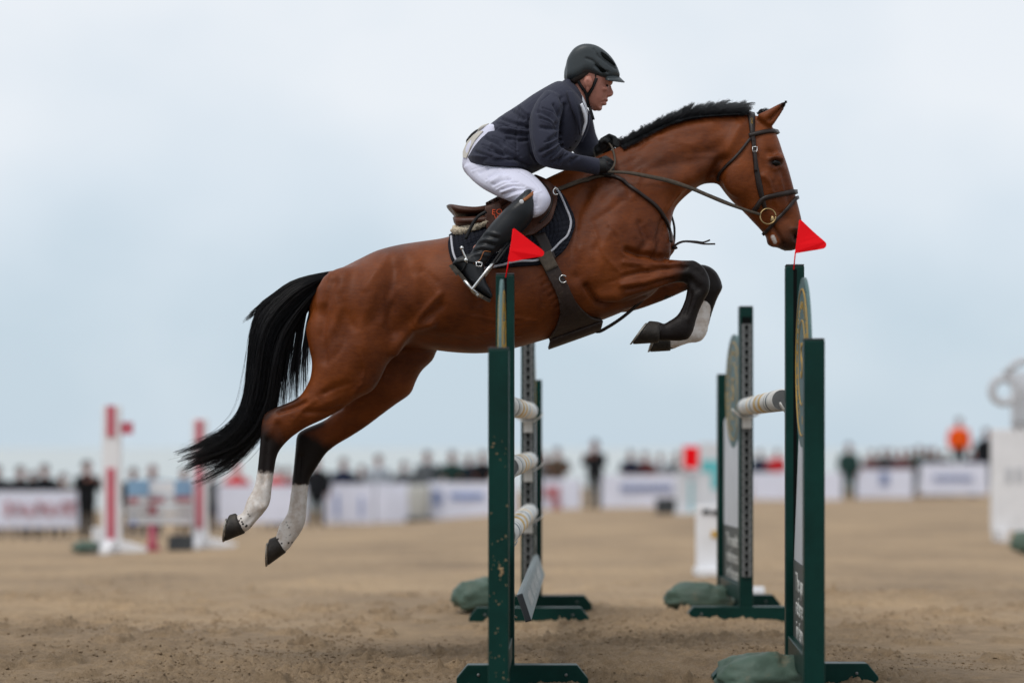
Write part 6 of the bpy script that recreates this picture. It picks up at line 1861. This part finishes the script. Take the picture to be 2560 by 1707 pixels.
person(2178, 68, 2, MAR, NVY, "dark red clad spectator leftmost behind the right banners", .92)
person(2205, 68, 2, BLK, NVY, "spectator in black second from the left behind the right banners", .95, .2)
person(2254, 68, 2, MAR, BLK, "dark spectator with reddish head third along the right banners", .93, 0, MAR)
person(2296, 68, 2, GRN, NVY, "spectator in dark green above the join of the right banners", 1.0)
person(2333, 68, 2, BLK, NVY, "spectator in black just right of the banner join", .97, -.2)
person(2228, 69, 2, NVY, NVY, "spectator in navy squeezed between two dark neighbours on the right", .94)
person(2275, 69, 2, BRN, NVY, "spectator in brown left of the right banner join", .94)
person(2316, 69, 2, BLK, BLK, "spectator in black pressed against the dark green one on the right", .96)
person(2356, 69, 2, GRY, NVY, "grey spectator between the black one and the orange coat", .92)
person(2430, 68, 2, NVY, NVY, "spectator in navy below the orange coat", .93)
person(2398, 68.5, 0, ORG, BLK, "person in bright orange coat standing high above the crowd", 1.12, 0, GRY, .78)
person(2466, 68.5, 0, BLK, BLK, "tall dark figure beside the white ringed wing", 1.15, 0, None, .35)

for px_, h_, lb in ((2398, .78, "grey stand under the person in the orange coat"), (2466, .35, "low grey stand under the tall dark figure at far right")):
    X = (px_ - CX) * 68.5 / F; g = gz1(X, 68.5)
    r = empty("platform", (X, 68.5, g), 0, lb, "platform")
    m_ = MB(); m_.box((X, 68.5, g + h_ - .03), (.9, .7, .06)); m_.build("deck", M['dark'], r)
    for sx in (-.38, .38):
        for sy_2 in (-.28, .28):
            m_ = MB(); m_.box((X + sx, 68.5 + sy_2, g + h_ / 2 - .05), (.06, .06, h_ - .02)); m_.build("leg", M['dark'], r)
person(1575, 56, 2, NVY, NVY, "spectator in navy above the blue lettered banner", .90, .2)
person(1612, 56.5, 2, MAR, NVY, "spectator in dull red above the right half of the blue lettered banner", .88)
person(1690, 57, 0, GRY, NVY, "dark grey spectator partly behind the red box", .86)
person(1172, 54.5, 0, NVY, BLK, "spectator in navy between the green clad one and the near left post", .97)
person(1010, 54.5, 0, GRY, BLK, "slim grey spectator left of the round bin", .95)
person(905, 54.5, 2, BLK, NVY, "spectator in black left of the pale grey coat", .93)
person(82, 47.5, 0, NVY, NVY, "spectator in navy between the two black ones at the left banner", .93)
person(160, 47.5, 2, BRN, BLK, "brown clad spectator right of the broad one at the left banner", .90)
# banners: printed sheet on two posts
def banner(x0, x1, top, bot, D, label, marks=None, mat=None, sheetm=None):
    X0, X1 = (x0 - CX) * D / F, (x1 - CX) * D / F
    Z0, Z1 = P(0, bot, D)[2], P(0, top, D)[2]
    r = empty("banner", ((X0 + X1) / 2, D, min(gz1(X0, D), gz1(X1, D))), 0, label, "banner", "sponsor banners round the arena")
    n = 14; V, Fc = [], []
    for i in range(n + 1):
        t = i / n; y = D + .012 * math.sin(t * 9 + x0)
        for z in (Z0, Z1 - .012 * math.sin(math.pi * t)):
            V += [(X0 + (X1 - X0) * t, y, z)]
    for i in range(n): Fc.append((2 * i, 2 * i + 2, 2 * i + 3, 2 * i + 1))
    o = mk("sheet", V, Fc, sheetm or M['banner'], r, smooth=False); m_ = o.modifiers.new("t", 'SOLIDIFY'); m_.thickness = .01
    for x in (X0, (X0 + X1) / 2, X1):
        g = gz1(x, D + .06)
        mb = MB(); mb.tube([(x, D + .06, g - .05), (x, D + .06, Z1 + .03)], .02, 8); mb.build("post", M['dark'], r, smooth=True)
    for (a, b, c, d, mm) in (marks or []):
        q = P(a, b, D - .06); w = P(c, d, D - .06)
        mb = MB(); mb.box(((q[0] + w[0]) / 2, D - .055, (q[2] + w[2]) / 2), (abs(w[0] - q[0]), .006, abs(w[2] - q[2]))); mb.build("printed_mark", M[mm], r)
    return r
M['dullred'] = mat_basic("faded_red_print", (.42, .16, .18), .6, .2, 6)
M['paleblue'] = mat_basic("pale_blue_print", (.22, .30, .55), .6, .15, 6)
M['slate'] = mat_basic("slate_print", (.20, .25, .42), .6, .15, 6)
rm = [(14 + 26 * i, 1252 + 6 * (i % 3), 26 + 26 * i, 1290 - 4 * (i % 2), 'dullred') for i in range(7)] + [(40, 1268, 56, 1276, 'dullred'), (90, 1264, 110, 1272, 'dullred'), (150, 1255, 190, 1262, 'dullred')]
banner(-40, 214, 1226, 1318, 45.5, "white banner with blurred red lettering at the left edge", rm)
banner(545, 765, 1212, 1306, 49, "plain white banner behind the horse's hind legs")
banner(812, 935, 1208, 1308, 51.6, "white banner left of the pale grey spectator's gap", [(838, 1235, 846, 1290, 'paleblue'), (900, 1240, 906, 1292, 'paleblue')])
banner(938, 1022, 1207, 1306, 51.6, "narrow white banner left of the round grey bin")
banner(1072, 1290, 1204, 1300, 51.6, "white banner with a blue block behind the near left post", [(1080, 1225, 1105, 1262, 'slate'), (1125, 1232, 1210, 1246, 'paleblue')])
banner(1355, 1452, 1196, 1288, 53.5, "white banner with faded red print beside the far left standard", [(1362, 1215, 1400, 1245, 'dullred'), (1380, 1250, 1402, 1272, 'dullred')])
banner(1500, 1705, 1186, 1276, 53.5, "white banner with one line of dark blue lettering", [(1552 + 12 * i, 1210, 1561 + 12 * i, 1228, 'slate') for i in range(11)])
banner(1880, 2105, 1180, 1262, 64, "plain white banner behind the near right standard")
banner(2140, 2283, 1172, 1244, 66, "white banner with a small dark emblem on the right", [(2200, 1180, 2222, 1212, 'slate')])
banner(2300, 2470, 1158, 1236, 66, "white banner with a dark frame and one line of print at far right", [(2335 + 11 * i, 1188, 2343 + 11 * i, 1202, 'slate') for i in range(9)])

# red and white striped fence on the left
def post_stand(px, D, h, label, stripes, foot_to, w=.17, side=None):
    X = (px - CX) * D / F; g = gz1(X, D)
    r = empty("striped_standard", (X, D, g), 0, label, "jump standard", "red and white striped standards")
    z = 0
    m_ = MB(); m_.box((X, D, g + h / 2), (w, w * .55, h)); m_.build("pillar", M['white'], r, bevel=.01)
    for a, b in stripes:
        m_ = MB(); m_.box((X, D - w * .28, g + (a + b) / 2), (w * .46, .03, b - a)); m_.build("red_stripe", M['redp'], r)
    m_ = MB(); m_.prism([(X - w * 1.4, g - .02), (X + foot_to, g - .02), (X + foot_to, g + .05), (X + w * .5, g + .14), (X - w * .6, g + .14), (X - w * 1.4, g + .05)], 1, D - .06, D + .06); m_.build("foot", M['white'], r)
    m_ = MB(); m_.prism([(D - .45, g - .02), (D + .45, g - .02), (D + .45, g + .06), (D + .1, g + .15), (D - .1, g + .15), (D - .45, g + .06)], 0, X - .055, X + .055); m_.build("foot", M['white'], r)
    if side: 
        m_ = MB(); m_.box((X + side[0], D, g + side[1]), (side[2], .06, side[3])); m_.build("side_block", M['redp'], r)
    return r
DA, DB = 22.8, 24.6
post_stand(280, DA, 1.70, "nearest red and white striped standard with a red top and side block", [(1.34, 1.70), (.16, .98)], .40, .21, (.16, 1.44, .16, .14))
post_stand(500, DB, 1.62, "second red and white striped standard behind the tail tip", [(1.30, 1.60), (1.02, 1.2), (.25, 1.0)], .45, .19)
def board(x0, x1, top, bot, D0_, D1_, mat, label, extra=None):
    A, Bq = P(x0, top, D0_), P(x1, top, D1_); C, Dq = P(x0, bot, D0_), P(x1, bot, D1_)
    r = empty("fence_board", tuple((A + Dq) / 2), 0, label, "board", "boards of the striped fence")
    off = np.array([0, .02, 0])
    o = mk("panel", [A - off, Bq - off, Dq - off, C - off, A + off, Bq + off, Dq + off, C + off], [(0, 1, 2, 3), (7, 6, 5, 4), (0, 4, 5, 1), (1, 5, 6, 2), (2, 6, 7, 3), (3, 7, 4, 0)], mat, r, smooth=False); fix_normals(o.data)
    for (a, b, c, d, mm) in (extra or []):
        t = (a - x0) / (x1 - x0); D_ = D0_ + (D1_ - D0_) * t - .03
        q = P(a, b, D_); w_ = P(c, d, D_)
        m_ = MB(); m_.box(((q[0] + w_[0]) / 2, D_, (q[2] + w_[2]) / 2), (abs(w_[0] - q[0]), .012, abs(w_[2] - q[2]))); m_.build("painted_patch", M[mm], r)
board(318, 482, 1199, 1238, DA + .1, DB, M['lblue'], "light blue top board of the striped fence", [(372, 1202, 436, 1236, 'white')])
board(318, 482, 1240, 1262, DA + .1, DB, M['white'], "white board with faded red patches under the blue board", [(322, 1243, 345, 1258, 'dullred'), (372, 1243, 410, 1256, 'dullred'), (438, 1240, 478, 1254, 'dullred')])
board(318, 482, 1266, 1282, DA + .1, DB, M['white'], "thin white board at mid height of the striped fence", [(370, 1262, 392, 1288, 'dullred')])
board(318, 482, 1288, 1310, DA + .1, DB, M['white'], "lowest white board of the striped fence", [(322, 1302, 345, 1312, 'slate')])
def trestle(x, bot, top, D, mat, label):
    X = (x - CX) * D / F; g = gz1(X, D); z1 = P(0, top, D)[2]
    r = empty("fence_cone", (X, D, g), 0, label, "marker cone")
    m_ = MB(); m_.tube([(X, D, g), (X, D, g + (z1 - g) * .15), (X, D, g + (z1 - g) * .2), (X, D, z1)], [.07, .07, .055, .02], 16); m_.build("cone", mat, r, smooth=True)
    m_ = MB(); m_.box((X, D, g + .01), (.18, .18, .03)); m_.build("base", mat, r)
trestle(381, 1345, 1262, 23.6, M['redp'], "red marker cone under the striped fence")
def crate(x0, x1, top, D, mat, label, cat="box", name="box", lid=True):
    X0, X1 = (x0 - CX) * D / F, (x1 - CX) * D / F; X = (X0 + X1) / 2; g = gz1(X, D); z1 = P(0, top, D)[2]
    r = empty(name, (X, D, g), 0, label, cat)
    h = max(z1 - g, .08); w = X1 - X0
    m_ = MB(); m_.box((X, D, g + h * .44), (w, min(w, .4), h * .88)); m_.build("case", mat, r, bevel=.02)
    m_ = MB(); m_.box((X, D, g + h * .94), (w * 1.04, min(w, .4) * 1.04, h * .12)); m_.build("lid", mat, r, bevel=.01)
    return r
crate(424, 480, 1338, 23.2, M['dark'], "dark grey low box at the foot of the striped fence")
crate(1640, 1690, 1245, 42, M['dark'], "dark box on the sand below the blue lettered banner")
crate(2478, 2620, 0, 17, M['dgreen'], "x", name="x") if False else None
bag((P(216, 1370, 22.5)[0], 22.5, gz1(P(216, 0, 22.5)[0], 22.5) + .06), .16, .14, .09, 0, 21, "dark green sandbag at the foot of the nearest striped standard")
crate(232, 262, 1318, 23.2, M['white'], "small white block behind the nearest striped standard")
# round grey bin
X = (1048 - CX) * 51 / F; g = gz1(X, 51)
r = empty("bin", (X, 51, g), 0, "round pale grey bin beside the dark grey spectator", "bin")
m_ = MB(); m_.tube([(X, 51, g), (X, 51, g + .05), (X, 51, g + .85), (X, 51, g + .95)], [.24, .26, .31, .26], 18); m_.build("drum", cloth((.42, .42, .40)), r, smooth=True)
m_ = MB(); m_.tube([(X, 51, g - .01), (X, 51, g + .10)], [.36, .36], 18); m_.build("base", M['dark'], r, smooth=True)

# teal and white fence in the right middle distance
def slab(name, x0, x1, top, D, mat, label, parts, cat):
    X0, X1 = (x0 - CX) * D / F, (x1 - CX) * D / F; X = (X0 + X1) / 2; g = gz1(X, D)
    r = empty(name, (X, D, g), 0, label, cat)
    z1 = P(0, top, D)[2]
    m_ = MB(); m_.box((X, D, (g - .02 + z1) / 2), (X1 - X0, .12, z1 - g + .02)); m_.build("panel", mat, r, bevel=.008)
    for (nm, a, b, c, d, mm) in parts:
        q = P(a, b, D); w_ = P(c, d, D)
        m_ = MB(); m_.box(((q[0] + w_[0]) / 2, D - .064, (q[2] + w_[2]) / 2), (abs(w_[0] - q[0]), .02, abs(w_[2] - q[2]))); m_.build(nm, M[mm], r)
    m_ = MB(); m_.box((X, D, g + .03), ((X1 - X0) * 1.05, .5, .06)); m_.build("base", M['white'], r)
    return r
slab("fence_wing", 1740, 1806, 1262, 16.6, M['white'], "low white fence wing with grey print behind the far right standard", [("printed_mark", 1755, 1272, 1772, 1284, 'dark'), ("printed_mark", 1778, 1274, 1798, 1286, 'dark'), ("gold_patch", 1776, 1326, 1800, 1342, 'gold')], "fence wing")
slab("fence_wing", 1748, 1830, 1106, 40, M['wpanel'], "tall teal and white fence wing right of the red box", [("teal_panel", 1752, 1150, 1828, 1180, 'teal'), ("teal_panel", 1778, 1180, 1828, 1222, 'teal'), ("pale_panel", 1752, 1186, 1776, 1290, 'wpanel')], "fence wing")
sw = slab("fence_wing", 1690, 1748, 1176, 41, M['wpanel'], "pale fence wing carrying the red box", [("teal_strip", 1724, 1200, 1730, 1296, 'teal')], "fence wing")
X = (1722 - CX) * 41 / F; z0, z1 = P(0, 1172, 41)[2], P(0, 1116, 41)[2]
r = empty("red_box", (X, 41, z0), 0, "bright red box with white rim on top of the pale wing", "box")
m_ = MB(); m_.box((X + .04, 41, (z0 + z1) / 2 + .01), (.36, .3, z1 - z0)); m_.build("case", M['red'], r, bevel=.02)
m_ = MB(); m_.box((X - .16, 41, (z0 + z1) / 2 + .01), (.06, .32, (z1 - z0) * 1.04)); m_.build("rim", M['white'], r)
# white wing with the big ring at the right edge
DR = 26.0
X0 = (2478 - CX) * DR / F; g = gz1(X0 + .3, DR)
r = empty("ring_wing", (X0 + .35, DR, g), 0, "tall white wing topped by a big pale ring at the right edge", "fence wing")
zt = P(0, 1072, DR)[2]
m_ = MB(); m_.box((X0 + .36, DR, (g + .12 + zt) / 2), (.72, .1, zt - g - .12)); m_.build("panel", M['white'], r, bevel=.01)
for x_ in (.12, .62):
    m_ = MB(); m_.box((X0 + x_, DR, g + .06), (.1, .5, .14)); m_.build("foot", M['white'], r)
for i in range(2):
    m_ = MB(); m_.box((X0 + .22 + .14 * i, DR - .054, P(0, 1188, DR)[2]), (.09, .012, .2)); m_.build("printed_mark", M['grayring'], r)
pc = P(2510, 976, DR)
for (cx_0, rr_, tr_) in ((pc, .16, .055),):
    V, Fc = tube([cx_0 + np.array([rr_ * math.cos(a), 0, rr_ * math.sin(a)]) for a in np.linspace(0, 2 * math.pi, 33)], tr_, 10); mk("ring", V, Fc, M['grayring'], r)
V, Fc = tube([P(2512, 935, DR), P(2545, 905, DR), P(2580, 900, DR)], .05, 8); mk("arch", V, Fc, M['grayring'], r)
for x_ in (2538, 2560):
    V, Fc = tube([P(x_, 1080, DR), P(x_, 1040, DR), P(x_, 985, DR), P(x_, 930, DR)], [.055, .05, .06, .05], 10); mk("spindle", V, Fc, M['grayring'], r)
bag((P(2565, 1300, 21.5)[0], 21.5, gz1(P(2565, 0, 21.5)[0], 21.5) + .10), .16, .14, .16, .3, 33, "dark green sandbag cut by the right edge beside the ringed wing")
V, Fc = tube([P(1840, 1440, 13.2) * np.array([1, 1, 0]) + np.array([-.12, .0, .015]), P(1880, 1440, 13.2) * np.array([1, 1, 0]) + np.array([.08, 0, .015])], .045, 12)
o = mk("ground_bag", V, Fc, M['white']); o.location.z = gz1(1.6, 13.2); tag(o, "small white roll on the sand behind the far right standard", "roll")
